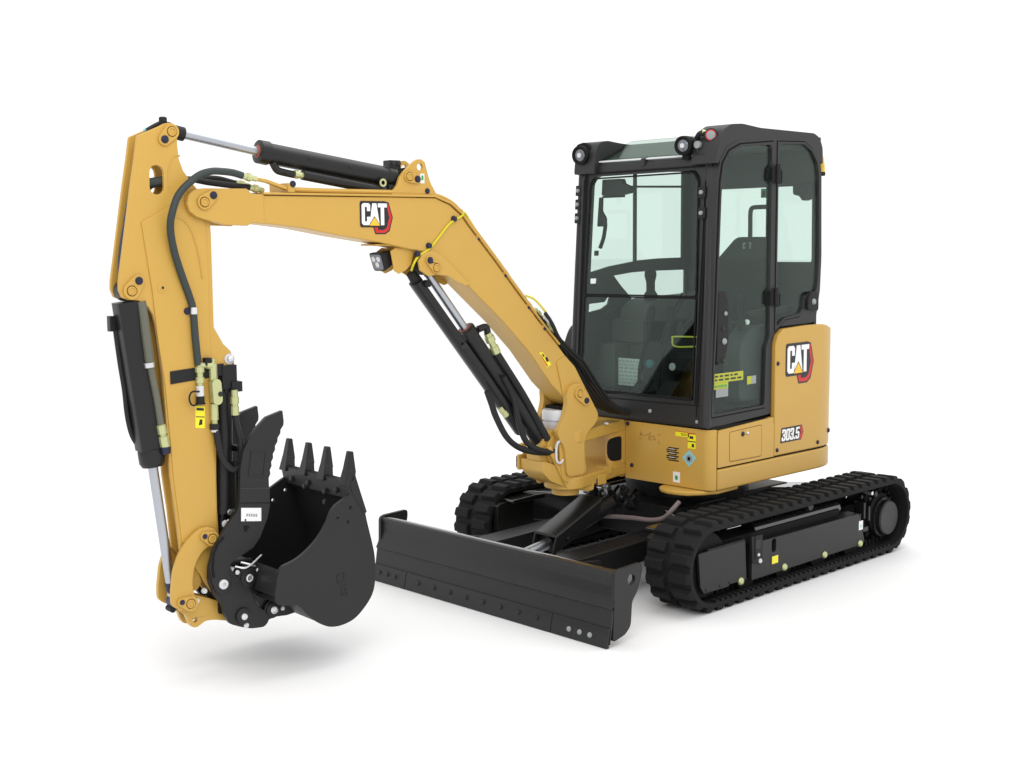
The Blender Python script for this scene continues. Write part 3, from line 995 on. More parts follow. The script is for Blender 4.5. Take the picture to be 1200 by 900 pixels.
b.prism(o1, AM, .0125, .0155, CHR, [inset(o1, .006)])
b.build("cast_mark", thumb)
b = MB()
b.strip([(2.195, .607), (2.225, .585), (2.245, .545), (2.252, .48), (2.247, .44)], .010, AM, .012, .0165, PIT)
b.build("groove", thumb)
lab = [(2.109, .731), (2.009, .717), (2.011, .657), (2.111, .671)]
b = MB()
b.prism([(2.114, .737), (2.004, .722), (2.006, .652), (2.116, .667)], AM, .013, .014, DBK)
b.prism(lab, AM, .013, .0152, DWH)
for k in range(5):
    a = 2.085 - .0115 * k
    b.prism([(a, .702 - .0022 * k), (a - .008, .7008 - .0022 * k), (a - .008, .688 - .0022 * k), (a, .690 - .0022 * k)], AM, .015, .0157, DGY)
b.prism([(2.094, .679), (2.086, .678), (2.086, .668), (2.094, .669)], AM, .015, .0157, DBK)
b.build("sticker", thumb)
b = MB()
b.prism(round_poly([(2.10, .648), (2.073, .645), (2.070, .635), (2.083, .630), (2.083, .618), (2.094, .619), (2.098, .632)], .003), AM, .0125, .0150, PIT)
b.build("lock_slot", thumb)
b = MB()
for z, a in ((.90, 2.085), (.985, 2.065), (.80, 2.085)):
    b.cyl(AM(a, z, .0), AM(a, z, -.23), .016, BLK, 12)
b.prism(rect(2.115, 2.09, .66, .93), AM, -.02, -.21, BLK)
b.build("thumb_brace", thumb, .003)
b = MB()
b.cyl(AM(2.10, 1.385, -.10), AM(2.105, 1.24, -.10), .034, BLK, 18)
b.box(AM, 2.145, 2.075, 1.26, 1.365, -.05, -.15, PLA)
b.box(AM, 2.105, 2.055, 1.245, 1.29, -.04, -.12, PLA)
b.cyl(AM(2.112, 1.26, NC), AM(2.130, .70, NC), .042, BLK, 22)
b.cyl(AM(2.130, .71, NC), AM(2.15, .56, NC), .024, BLK, 18)
b.lathe(AM(2.129, .745, NC), AM(2.131, .70, NC), [(0, .044), (.05, .046)], BLK, 22)
thumb_ram = b.build("thumb_cylinder", root, .0)
bolt(AM(2.12, .70, -.068), LEFT, .013, thumb_ram, STL)
bolt(AM(2.155, .655, -.05), LEFT, .015, thumb_ram, WHT)
b = MB()
b.tube([AM(2.19, 1.08, -.04), AM(2.18, 1.0, -.035), AM(2.155, .93, -.03), AM(2.115, .90, -.025), AM(2.08, .93, -.03), AM(2.078, 1.02, -.03), AM(2.092, 1.10, -.035), AM(2.098, 1.16, -.04)], .0145, HOB, 10, 7)
b.build("ram_hose", thumb_ram)
b = MB()
b.lathe(AM(2.098, 1.255, -.035), AM(2.098, 1.15, -.035), [(0, .015), (.03, .015), (.031, .019), (.06, .019), (.061, .015), (.07, .015), (.072, .018), (.11, .018)], ZNC, 10)
b.build("hose_fitting", thumb_ram)

# ------------------------------------------------------------------ bucket
bk = [(1.614, 0.768), (1.59, 0.729), (1.568, 0.682), (1.557, 0.628), (1.548, 0.59), (1.526, 0.502), (1.515, 0.439), (1.514, 0.349), (1.527, 0.278), (1.565, 0.223), (1.629, 0.171),
      (1.694, 0.152), (1.754, 0.153), (1.799, 0.169), (1.843, 0.198), (1.887, 0.238), (1.917, 0.273), (1.944, 0.292), (1.988, 0.297), (2.025, 0.305), (2.044, 0.327), (2.047, 0.36),
      (2.034, 0.43), (2.02, 0.468), (2.003, 0.481), (1.938, 0.499), (1.879, 0.531), (1.819, 0.58), (1.773, 0.64), (1.749, 0.688), (1.723, 0.715), (1.661, 0.748)]
bk = bk[:3] + [(p.x, p.y) for p in smooth_path([(x, y, 0) for x, y in bk[3:18]], 4)] + bk[18:24] + [(p.x, p.y) for p in smooth_path([(x, y, 0) for x, y in bk[24:31]], 3)] + bk[31:]
kr = 3 + 14 * 4 + 1                                          # how far the shell follows the outline
bkn, bkf = .185, -.415
holes = [circle2(1.643, .692, .0085, 12), circle2(1.713, .651, .0085, 12), circle2(1.658, .627, .0085, 12)]
b = MB()
inn = inset(bk, .003)
b.strip([(1.618, .762)] + inn[1:kr + 2], .014, AM, bkn - .002, bkf + .002, CHR)
bucket = b.build("bucket", root, .0)
for n0, n1 in ((bkn, bkn - .018), (bkf + .018, bkf)):
    b = MB()
    b.prism(bk, AM, n0, n1, CHR, holes if n0 == bkn else holes[:2])
    b.build("side_plate", bucket, .004)
b = MB()                                                     # back plate with the ears
b.strip([(2.044, .345), (2.036, .42), (2.018, .462)], .014, AM, bkn - .004, bkf + .004, CHR)
b.build("back_plate", bucket)
ear = round_poly([(2.125, 0.455), (2.06, 0.455), (1.99, 0.42), (1.92, 0.34), (1.90, 0.25), (1.93, 0.19), (1.975, .19), (2.0, .235), (2.03, 0.29), (2.06, 0.345), (2.10, 0.375), (2.135, .40)], .02, 3)
for n0, n1 in ((-.02, -.045), (-.185, -.21)):
    b = MB()
    b.prism(ear, AM, n0, n1, BLK)
    b.build("bucket_ear", bucket, .003)
b = MB()
for a, z, rr in ((2.075, .405, .05), (1.955, .235, .042)):
    b.lathe(AM(a, z, -.02), AM(a, z, 1), [(0, rr), (.016, rr), (.018, rr * .8), (.026, rr * .8), (.028, rr * .62)], BLK, 22)
b.build("ear_boss", bucket)
b = MB()
for a, z in ((2.075, .405), (1.955, .235)):
    b.lathe(AM(a, z, .006), AM(a, z, 1), [(0, .018), (.008, .018), (.010, .013), (.006, .011)], STL, 18)
    b.cyl(AM(a, z, -.24), AM(a, z, .006), .02, STL, 16)
b.build("bucket_pin", bucket)
for a, z in ((2.025, .43), (1.905, .23), (2.13, .438)):
    bolt(AM(a, z, -.0), LEFT, .009, bucket, WHT)
b = MB()                                                     # cutting edge
b.prism([(1.613, .735), (1.640, .728), (1.656, .812), (1.632, .822)], AM, bkn - .001, bkf + .001, CHR)
b.build("cutting_edge", bucket, .003)
for n in (.153, -.04, -.205, -.385):
    b = MB()
    b.loft([AM(1.668, .795, n - .031), AM(1.668, .795, n + .031), AM(1.608, .785, n + .031), AM(1.608, .785, n - .031)],
           [AM(1.648, .865, n - .025), AM(1.648, .865, n + .025), AM(1.606, .862, n + .025), AM(1.606, .862, n - .025)], BLK)
    b.loft([AM(1.652, .850, n - .024), AM(1.652, .850, n + .024), AM(1.602, .847, n + .024), AM(1.602, .847, n - .024)],
           [AM(1.630, .950, n - .016), AM(1.630, .950, n + .016), AM(1.610, .948, n + .016), AM(1.610, .948, n - .016)], BLK)
    t = b.build("bucket_tooth", bucket, .004)
for n, a, z in ((.08, 1.66, .76), (-.02, 1.67, .74), (-.02, 1.665, .69), (-.17, 1.66, .76), (-.32, 1.66, .76), (-.2, 1.67, .74)):
    bolt(AM(1.652 - .0, z, n), FWD + Vector((0, 0, .2)), .012, bucket, CHR)
b = MB()
b.prism([(1.645, .80), (1.612, .835), (1.588, .76), (1.555, .662), (1.568, .650), (1.60, .70), (1.63, .75)], AM, bkn - .022, bkn + .003, BLK)
b.build("side_cutter", bucket, .003)
b = MB()                                                     # cast mark on the side
for p in ([(1.728, .392), (1.70, .396), (1.698, .386), (1.726, .382)], [(1.690, .396), (1.678, .397), (1.676, .36), (1.688, .359)], [(1.728, .375), (1.720, .374), (1.716, .35), (1.724, .35)],
          [(1.718, .355), (1.68, .36), (1.679, .35), (1.716, .345)], [(1.710, .336), (1.672, .338), (1.671, .328), (1.709, .326)], [(1.706, .318), (1.696, .318), (1.694, .288), (1.704, .288)],
          [(1.684, .32), (1.674, .321), (1.671, .29), (1.681, .29)], [(1.70, .298), (1.672, .30), (1.671, .29), (1.699, .288)]):
    b.prism(p, AM, bkn - .001, bkn + .0022, BLK)
b.build("cast_mark", bucket, .0008)

# ------------------------------------------------------------------ swing bracket at the boom foot
near = round_poly([(0.09, 1.115), (0.045, 1.13), (-0.007, 1.122), (-0.039, 1.083), (-0.125, 0.951), (-0.125, 0.923), (-0.098, 0.887), (-0.045, 0.854), (-0.02, 0.814), (-0.02, 0.62), (0.11, 0.62),
                   (0.129, 0.782), (0.167, 0.833), (0.185, 0.872), (0.130, 0.946), (0.106, 1.024), (0.112, 1.080)], .03, 4)
b = MB()
b.prism(near, AM, .0, -.035, YEL)
b.prism(near, AM, -.195, -.23, YEL)
b.prism(round_poly([(0.20, .87), (.10, .88), (-.02, .84), (-.06, .62), (.05, .60), (.19, .64), (.255, .68), (.262, .75), (.24, .83)], .03), AM, -.17, -.06, YEL)
b.prism(round_poly([(.16, .855), (-.02, .84), (-.05, .63), (.05, .56), (.13, .60), (.15, .70)], .02), AM, -.21, -.015, YEL)
b.prism(round_poly([(.266, .72), (.262, .655), (.21, .605), (.10, .555), (-.06, .512), (-.12, .512), (-.125, .562), (-.04, .60), (.10, .645), (.2, .70)], .012, 3), AM, -.212, -.03, YEL)
bracket = b.build("swing_bracket", root, .008, 3)
pin_set(bracket, AM, (0.022, 1.073), (-0.024, 1.031), .0, 1, .036, .028)
b = MB()
pz = AM(.02, 0, NC)
for z0, z1, rr in ((.645, .80, .105),):
    b.cyl(Vector((pz.x, pz.y, z0)), Vector((pz.x, pz.y, z1)), rr, YEL, 32)
b.build("swing_post", bracket, .006)
b = MB()
for n0, n1 in ((-.045, -.07), (-.16, -.185)):
    b.prism(round_poly([(.05, .84), (.05, .66), (.20, .70), (.225, .76), (.21, .82), (.16, .855)], .02), AM, n0, n1, YEL)
b.build("cylinder_ear", bracket, .004)
b = MB()
b.prism([(.265, .79), (.24, .80), (.10, .565), (.125, .555)], AM, -.235, -.205, YEL)
b.prism([(.235, .79), (.21, .80), (.07, .555), (.095, .545)], AM, -.045, -.02, YEL)
b.prism(rect(.20, .275, .65, .735), AM, -.235, -.215, YEL)
b.prism(rect(.245, .275, .66, .725), AM, -.243, -.236, NAV)
b.build("bracket_rib", bracket, .004)
b = MB()
b.tube([AM(.105, .745, -.03), AM(.105, .80, -.012), AM(.13, .822, -.01), AM(.17, .815, -.012), AM(.175, .775, -.02)], .007, WHT, 8)
b.tube([AM(.175, .80, -.02), AM(.18, .72, -.012), AM(.155, .70, -.01), AM(.13, .715, -.014)], .007, WHT, 8)
b.build("hose_guide", bracket)
b = MB()
b.lathe(AM(.085, .855, NC), AM(.085, 1.1, NC), [(0, .035), (.012, .062), (.035, .074), (.062, .078), (.063, .070), (.070, .070), (.071, .080), (.11, .080), (.125, .072)], WHT, 36)
b.build("foot_sleeve", bracket)
b = MB()
b.box(AM, .10, -.03, .97, 1.0, -.04, -.19, PIT)  # black plate standing in for the shade above the foot sleeve
b.build("sleeve_shadow_plate", bracket)

# ------------------------------------------------------------------ upper frame and body panels


def arc_pts(cx, cy, rad, a0, a1, n):
    return [(cx + rad * math.cos(math.radians(a0 + (a1 - a0) * k / n)), cy + rad * math.sin(math.radians(a0 + (a1 - a0) * k / n))) for k in range(n + 1)]


rear_arc = [(.62, .44), (.6185, .50), (.611, .555), (.597, .605), (.574, .65), (.50, .72), (.38, .785), (.25, .825), (.12, .845), (0, .85)]
rear_full = rear_arc + [(-x, y) for x, y in reversed(rear_arc[:-1])]
b = MB()
plan = [(-.33, -.56), (.60, -.56), (.605, -.4)] + [(x * .985, y * .985) for x, y in rear_full] + [(-.61, -.2), (-.34, -.25)]
b.prism(plan, ZM, .56, .90, PIT)
frame_o = b.build("upper_frame", root)
# lower belt
b = MB()
belt = [(.622, -.522)] + rear_full + [(-.62, -.2), (-.58, -.2), (-.5, .3), (0, .7), (.5, .3), (.56, -.522)]
b.prism(belt, ZM, .545, .664, YEL)
b.build("lower_skirt", root, .012, 3)
# front panel with its rounded corner
b = MB()
fp = [(.012, -.582), (.56, -.582)] + arc_pts(.562, -.522, .06, -88, -12, 7) + [(.62, -.535), (.58, -.535), (.56, -.555), (.012, -.555)]
b.prism(fp, ZM, .553, .884, YEL)
front_panel = b.build("front_panel", root, .004)
b = MB()
lip = [(.285, -.57), (.30, -.63), (.34, -.668), (.40, -.688), (.46, -.684), (.52, -.66), (.57, -.60), (.61, -.50), (.60, -.30), (.40, -.40)]
b.prism(lip, ZM, .524, .549, YEL)
b.build("step_lip", root, .010, 3)
# side panel under the door
b = MB()
b.prism([(.62, -.522), (.62, .004), (.585, .004), (.585, -.522)], ZM, .674, .866, YEL)
b.prism([(.62, -.522), (.62, .004), (.585, .004), (.585, -.522)], ZM, .86, .8605, YEL)
side_panel = b.build("side_panel", root, .006)
b = MB()
b.prism([(-.516, .864), (.002, .864), (.002, .902), (-.516, .876)], SM, .586, .6195, YEL)
b.build("panel_lip", side_panel, .003)
b = MB()
hat = round_poly([(-.418, .857), (-.120, .868), (-.118, .694), (-.415, .697)], .012)
b.prism(hat, SM, .615, .6225, YEL)
b.build("filler_door", side_panel, .003)
b = MB()
b.prism(inset(hat, -.004), SM, .615, .6206, material("joint_brown", (.20, .10, .02), .7), [inset(hat, -.0005)])
b.build("door_joint", side_panel)
plug(Vector((.6225, -.300, .838)), (1, 0, 0), .014, side_panel, DBK, "lock")
plug(Vector((.6225, -.255, .838)), (1, 0, 0), .010, side_panel, STL, "latch_button")
# tall rear cover with curved corner
b = MB()
st = [(.62, .012, 1.31), (.62, .032, 1.366), (.62, .085, 1.400), (.62, .2, 1.405), (.62, .33, 1.410), (.62, .44, 1.410), (.6185, .50, 1.408), (.611, .555, 1.40), (.597, .605, 1.385), (.574, .65, 1.38), (.50, .72, 1.375), (.38, .785, 1.375), (.25, .825, 1.375), (.12, .845, 1.375), (0, .85, 1.375)]
st += [(-x, y, z) for x, y, z in reversed(st[4:-1])] + [(-.62, 0.05, 1.30), (-.62, -.18, 1.15)]
i = b.mi(YEL)
rows = []
for k, (x, y, z) in enumerate(st):
    pin_ = Vector((x, y)) * (1 - .035 / max(.3, math.hypot(x, y)))
    if 0 < y < .35 and x > 0:
        pin_ = Vector((x - .035, y))
    rows.append([b.bm.verts.new(p) for p in ((x, y, .674), (x, y, z), (pin_.x, pin_.y, z), (pin_.x, pin_.y, .674))])
for a, c2 in zip(rows, rows[1:]):
    for k in range(4):
        b.face([a[k], a[(k + 1) % 4], c2[(k + 1) % 4], c2[k]], i, True)
b.face(rows[0], i)
b.face(rows[-1], i)
cover = b.build("rear_cover", root, .008, 3)
b = MB()
b.prism([(.58, .50), (.58, .55), (.45, .68), (0, .80), (-.45, .68), (-.58, .5)], ZM, .7, 1.375, YEL)
b.prism([(-.585, .5), (-.585, -.17), (-.45, -.19), (-.45, .5)], ZM, .7, 1.14, YEL)
b.build("engine_hood", root, .01)
logo(cover, SM, .1225, 1.139, 1, .158, .62, 1, slope=.008)
# model number badge
b = MB()


def TM(pts, ox=0.0, h=.068, y0=.078, z0=.752):
    return [(y0 + (x + ox + .12 * y) * h, z0 + y * h) for x, y in pts]


b.prism(TM([(-.14, -.14), (2.55, -.14), (2.62, 1.14), (-.14, 1.14)]), SM, .62, .6212, DBK)
b.prism(TM([(2.5, 1.14), (2.95, 1.14), (3.25, .5), (3.0, -.14), (2.5, -.14)]), SM, .62, .6211, DBK)
b.prism(TM([(2.62, 1.07), (2.93, 1.07), (3.17, .5), (2.97, -.07), (2.65, -.07), (2.85, .5)]), SM, .62, .6216, DRD)
ox = 0.0
for ch in "303.5":
    for p in GL[ch]:
        b.prism(TM(p, ox), SM, .62, .6222, LGT)
    ox += .24 if ch == '.' else .61
b.build("model_badge", cover)
for y, z in ((.012 + .02, 1.205), (.457, .706), (.036, .707)):
    plug(Vector((.6205, y, z)), (1, 0, 0), .0125, cover, NAV, "panel_bolt")
plug(Vector((.598, .606, .76)), (.93, .35, 0), .015, cover, NAV, "panel_bolt")
for x, z in ((.030, .868), (.062, .632)):
    plug(Vector((x, -.582, z)), (0, -1, 0), .0125, front_panel, NAV, "panel_bolt")
# stickers and the slotted vent on the front panel
sticker(front_panel, YM, rect(.376, .470, .833, .860), -.582, -1, DYE, [(rect(.465, .376, .858, .8605), DRD)] + [(q, DBK) for q in print_lines(.415, .46, .838, .853, 2, rng)])
sticker(front_panel, YM, rect(.462, .516, .773, .858), -.582, -1, DYE, [(rect(.462, .516, .853, .858), DRD), (rect(.462, .516, .810, .815), DBK), (rect(.490, .506, .782, .80), DBK), (rect(.475, .50, .828, .842), DBK)])
sticker(front_panel, YM, [(.472, .763), (.520, .724), (.473, .670), (.424, .718)], -.582, -1, DBL, [(circle2(.472, .717, .022, 16), DGY), (rect(.462, .480, .706, .726), DGR)])
sticker(front_panel, YM, rect(.361, .409, .573, .632), -.582, -1, DWH, [(rect(.376, .394, .588, .612), DGR)])
b = MB()
for k in range(7):
    z = .69 + .0115 * k
    b.prism([(.314 + (.012 if k % 3 == 0 else 0), z), (.40 - (.014 if k % 2 else 0), z), (.40 - (.014 if k % 2 else 0), z + .0075), (.314 + (.012 if k % 3 == 0 else 0), z + .0075)], YM, -.580, -.5828, DBK)
for k in (1, 3, 5):
    b.prism(rect(.33, .37, .69 + .0115 * k + .0075, .69 + .0115 * k + .0105), YM, -.580, -.5826, DWH)
b.build("data_label", front_panel)
b = MB()
for k in range(16):
    x = .105 + rng.random() * .15
    z = .785 + rng.random() * .06
    L = .012 + rng.random() * .022
    a = rng.choice((0.1, 1.4, -1.2, .6, -.3))
    px, pz_ = math.cos(a) * L, math.sin(a) * L
    b.prism([(x, z), (x + px, z + pz_), (x + px - math.sin(a) * .004, z + pz_ + math.cos(a) * .004), (x - math.sin(a) * .004, z + math.cos(a) * .004)], YM, -.581, -.5826 - .00003 * k, SCF)
b.build("worn_print", front_panel)
# swing frame reaching forward to the bracket
sx, sy = pz.x, pz.y


def lug(r1, shift=0.0):
    o = [(.008, -.55), (.010, -.60), (.02, -.66)]
    o += [(sx + r1 * math.cos(math.radians(t)), sy + r1 * math.sin(math.radians(t))) for t in range(20, -201, -20)]
    o += [(-.30, -.66), (-.33, -.55)]
    return o


for z0, z1 in ((.822, .888), (.568, .636)):
    b = MB()
    b.prism(lug(.118), ZM, z0, z1, YEL)
    sfr = b.build("swing_lug", root, .01, 3)
b = MB()
web = [(.008, -.55), (.010, -.60), (.018, -.70), (.0, -.725), (-.02, -.72), (-.02, -.55)]
b.prism(web, ZM, .63, .828, YEL)
b.box(ZM, -.33, 0.0, -.60, -.555, .555, .885, YEL)
b.prism(round_poly([(-.62, .66), (-.705, .66), (-.735, .70), (-.735, .77), (-.705, .80), (-.62, .80)], .02), SM, .002, .020, PIT)
b.build("swing_frame", root, .008, 3)
b = MB()
b.cyl((sx, sy, .886), (sx, sy, .91), .05, YEL, 24)
b.cyl((sx, sy, .55), (sx, sy, .90), .042, STL, 24)
b.cyl((sx, sy, .53), (sx, sy, .57), .075, YEL, 24)
b.build("swing_pin", root, .003)
bolt(Vector((.06, -.80, .892)), (0, 0, 1), .012, root, WHT)
b = MB()
b.box(ZM, .02, .09, -.90, -.83, .56, .615, YEL)
b.box(ZM, -.02, .05, -.80, -.74, .60, .645, YEL)
b.box(ZM, .05, .085, -.91, -.885, .565, .60, NAV)
b.build("stop_block", root, .005)

# ------------------------------------------------------------------ cab
b = MB()
outline = [(-.592, .893), (-.004, .921), (-.004, 1.31), (.022, 1.374), (.078, 1.414), (.40, 1.420), (.440, 1.43), (.456, 1.484), (.484, 1.61), (.494, 1.81), (.478, 2.28), (.458, 2.37), (.40, 2.44), (.30, 2.486), (0, 2.472),
           (-.328, 2.442), (-.44, 2.402), (-.503, 2.325), (-.524, 2.212), (-.530, 2.114), (-.541, 1.865), (-.555, 1.5)]
doorhole = [(-.571, .945), (-.060, .956), (-.052, 1.0), (-.044, 1.30), (-.012, 1.350), (-.012, 2.455), (-.328, 2.425), (-.432, 2.385), (-.490, 2.315), (-.511, 2.212), (-.517, 2.114), (-.528, 1.865), (-.545, 1.456), (-.562, 1.182)]
rearhole = [(.018, 1.38), (.128, 1.446), (.275, 1.459), (.322, 1.503), (.338, 1.562), (.45, 1.585), (.470, 1.65), (.480, 1.809), (.464, 2.28), (.444, 2.358), (.380, 2.428), (.296, 2.466), (.018, 2.456)]
b.prism(outline, SM, .56, .60, CAB, [doorhole, rearhole])
cab = b.build("cab", root, .005)
# door: frame, seal, pane
dglass = inset(doorhole, .022)
ring = inset(doorhole, .008)
b = MB()
b.prism(ring, SM, .570, .607, CAB, [round_poly(dglass, .03)])
door = b.build("door", root, .004)
b = MB()
b.prism(doorhole, SM, .565, .598, PIT, [ring])
b.build("seal", door)
b = MB()
b.prism(inset(round_poly(dglass, .03), -.004), SM, .588, .593, GLS)
b.build("pane", door)
b = MB()
b.prism([(-.515, 1.625), (-.455, 1.630), (-.428, 1.58), (-.420, 1.36), (-.455, 1.245), (-.51, 1.235), (-.525, 1.25)], SM, .575, .610, PLA)
b.build("lock_housing", door, .006)
for y, z in ((-.452, 1.51), (-.475, 1.43), (-.47, 1.255), (-.462, 1.36)):
    plug(Vector((.610, y, z)), (1, 0, 0), .012 if z != 1.36 else .018, door, DGY if z in (1.51, 1.36) else DBK, "lock")
sticker(door, SM, rect(-.527, -.262, 1.135, 1.185), .593, 1, DYD, [(q, DBK) for q in print_lines(-.52, -.28, 1.14, 1.18, 2, rng)], t=.001)
sticker(door, SM, rect(-.527, -.40, 1.10, 1.134), .593, 1, DYD, [(q, DGR) for q in print_lines(-.52, -.41, 1.10, 1.13, 1, rng)], t=.001)
sticker(door, SM, rect(-.510, -.40, 1.055, 1.099), .593, 1, DGY, [(q, DGY) for q in print_lines(-.505, -.41, 1.06, 1.095, 2, rng)], t=.001)
sticker(door, SM, rect(-.225, -.185, 1.105, 1.15), .593, 1, DYD, t=.001)
sticker(door, SM, rect(-.184, -.14, 1.105, 1.15), .593, 1, DGY, t=.001)
b = MB()
for z in (2.275, 1.588):
    b.box(SM, -.044, .044, z - .048, z + .038, .598, .616, PLA)
    b.cyl((.622, .004, z - .06), (.622, .004, z + .05), .014, PLA, 12)
    b.box(SM, -.050, -.036, z - .044, z + .028, .596, .620, PIT)
    b.box(SM, .036, .050, z - .056, z + .016, .596, .620, PIT)
b.build("hinge", door, .003)
b = MB()                                                     # rear side window
rg = inset(rearhole, .018)
b.prism(inset(rearhole, .006), SM, .570, .604, CAB, [round_poly(rg, .02)])
rwin = b.build("side_window", root, .004)
b = MB()
b.prism(inset(round_poly(rg, .02), -.004), SM, .586, .591, GLS)
b.build("pane", rwin)
b = MB()
b.prism(rearhole, SM, .565, .598, PIT, [inset(rearhole, .006)])
b.build("seal", rwin)
b = MB()
b.prism(round_poly([(.33, 1.50), (.33, 1.56), (.355, 1.60), (.42, 1.605), (.44, 1.57), (.44, 1.49)], .015), SM, .602, .622, PLA)
b.build("window_latch", rwin, .004)
plug(Vector((.622, .385, 1.545)), (1, 0, 0), .018, rwin, DGY, "latch_button")
# front frame, leaning back
fo = [(-.43, .96), (-.30, .89), (.597, .893), (.590, 1.2), (.572, 1.8), (.558, 2.20), (.545, 2.31), (-.43, 2.31)]
fh = round_poly([(-.345, 1.03), (.500, 1.035), (.490, 1.6), (.472, 2.24), (.435, 2.284), (-.30, 2.280), (-.338, 2.24)], .03)
b = MB()
b.prism(fo, FM, 0.0, -.05, CAB, [fh])
ff = b.build("front_frame", root, .006)
b = MB()
b.tube([FM(.575, .90, -.012), FM(.568, 1.4, -.012), FM(.555, 1.9, -.012), FM(.54, 2.2, -.014), FM(.525, 2.32, -.03)], .032, CAB, 14, 4)
b.tube([FM(-.405, .97, -.012), FM(-.405, 1.4, -.012), FM(-.405, 1.9, -.012), FM(-.405, 2.3, -.014)], .024, CAB, 14, 4)
b.build("corner_post", ff)
b = MB()
b.box(FM, .520, .530, .95, 2.28, .0, .006, PIT)
b.box(FM, .505, .512, 1.02, 2.22, .0, .012, CAB)
b.build("gutter", ff, .001)
b = MB()
b.prism([(-.285, 1.012), (.575, 1.024), (.575, .905), (-.20, .899)], FM, 0, .004, CAB)
b.prism([(-.30, 1.006), (.575, 1.018), (.575, 1.012), (-.30, 1.000)], FM, 0, .008, PIT)
b.build("lower_apron", ff, .002)
plug(FM(.20, .955, .004), (0, -1, 0), .012, ff, DGY, "plug")
plug(FM(.53, .925, .004), (0, -1, 0), .010, ff, DGY, "plug")
b = MB()
for x, z in ((.505, 2.16), (.51, 2.05), (-.40, 2.2), (-.40, 2.12), (-.40, 2.04)):
    b.box(FM, x - .022, x + .022, z - .03, z + .03, 0, .028, PLA)
    b.cyl(FM(x, z, .02), FM(x, z, .04), .012, DGY, 10)
b.build("window_catch", ff, .004)
# upper and lower windscreen
wsu = round_poly([(-.335, 1.594), (.485, 1.600), (.463, 2.225), (.425, 2.272), (-.29, 2.268), (-.325, 2.225)], .02)
wsl = round_poly([(-.335, 1.04), (.49, 1.045), (.485, 1.593), (-.335, 1.587)], .02)
for nm, o, t in (("upper_windscreen", wsu, .006), ("lower_windscreen", wsl, .006)):
    b = MB()
    b.prism(inset(o, -.003), FM, -.004, .006, PIT, [inset(o, t)])
    w = b.build(nm, root, .003)
    b = MB()
    b.prism(inset(o, t - .003), FM, -.002, .003, GLS)
    b.build("pane", w)
# right side wall with arched windows
b = MB()
wo = [(-.60, .93), (.46, .93), (.47, 2.30), (.40, 2.44), (-.45, 2.42), (-.53, 2.25)]
h1 = [(-.50, 1.716), (-.30, 1.755), (-.072, 1.782), (-.072, 2.32), (-.47, 2.30)]
h2 = [(-.050, 1.786), (.15, 1.797), (.395, 1.800), (.395, 2.34), (-.050, 2.32)]
h3 = [(-.262, 1.698), (-.10, 1.714), (.062, 1.720), (.425, 1.722), (.425, 1.46), (-.07, 1.46), (-.10, 1.56), (-.20, 1.64)]
h4 = [(-.49, 1.485), (-.37, 1.502), (-.31, 1.53), (-.295, 1.57), (-.315, 1.572), (-.345, 1.542), (-.49, 1.535)]
h5 = [(-.47, 1.655), (-.41, 1.655), (-.405, 1.685), (-.47, 1.685)]
b.prism(wo, SM, -.36, -.375, CAB, [h1, h2, h3, h4, h5])
b.prism([(-.10, 2.228), (.40, 2.240), (.40, 2.254), (-.10, 2.240)], SM, -.358, -.377, CAB)
rw = b.build("right_wall", root, .004)
b = MB()
for h in (h1, h2, h3, h4):
    b.prism(inset(h, -.003), SM, -.366, -.370, GLS)
b.build("pane", rw)
# rear wall
b = MB()
h1 = round_poly([(-.16, 1.774), (.555, 1.774), (.55, 2.222), (-.16, 2.222)], .01)
b.prism([(-.40, .93), (.58, .93), (.58, 1.5), (.57, 2.44), (-.40, 2.44)], YM, .455, .485, CAB, [h1])
rr_ = b.build("rear_wall", root, .004)
b = MB()
b.prism(inset(h1, -.003), YM, .468, .472, GLS)
b.build("pane", rr_)
b = MB()
b.tube([YM(.30, 2.105, .45), YM(.18, 2.105, .45), YM(.135, 2.10, .45), YM(.122, 2.07, .45), YM(.122, 1.98, .45), YM(.122, 1.88, .45)], .014, PLA, 10, 5)
b.build("grab_bar", rr_)
sticker(rr_, YM, rect(.195, .235, 2.16, 2.215), .454, -1, DGR, [(rect(.20, .225, 2.165, 2.20), DBK)])
b = MB()
b.prism(round_poly([(.455, 2.235), (.56, 2.235), (.56, 2.14), (.52, 2.13), (.50, 2.16), (.455, 2.17)], .015), YM, .40, .452, PLA)
b.lathe((.50, .40, 2.19), (.50, 0, 2.19), [(0, .03), (.015, .025), (.018, .01)], PLA, 14)
b.build("wiper_motor", rr_, .004)
# roof
b = MB()
roof_plan = round_poly([(-.43, -.20), (.44, -.20), (.44, .47), (-.43, .47)], .06, 5)
b.prism(roof_plan, ZM, 2.44, 2.470, CAB)
roof = b.build("roof", root, .015, 3)
b = MB()
rl = round_poly([(-.540, 2.305), (-.508, 2.42), (-.462, 2.494), (-.405, 2.522), (-.30, 2.530), (-.13, 2.517), (.40, 2.517), (.455, 2.495), (.49, 2.44), (.495, 2.34), (.465, 2.36), (.40, 2.438), (.30, 2.484), (0, 2.470), (-.328, 2.438), (-.442, 2.396), (-.503, 2.315)], .02, 3)
b.prism(rl, SM, .43, .598, CAB)
b.build("roof_rail", roof, .012, 3)
b = MB()
rl2 = round_poly([(-.540, 2.29), (-.525, 2.42), (-.49, 2.475), (-.42, 2.488), (-.30, 2.478), (-.1, 2.47), (.40, 2.47), (.47, 2.44), (.47, 2.36), (-.40, 2.36), (-.48, 2.30)], .02, 3)
b.prism(rl2, SM, -.43, -.27, CAB)
b.build("roof_rail", roof, .012, 3)
b = MB()
b.prism([(-.43, 2.296), (.55, 2.300), (.54, 2.342), (-.43, 2.345)], FM, .004, -.045, CAB)
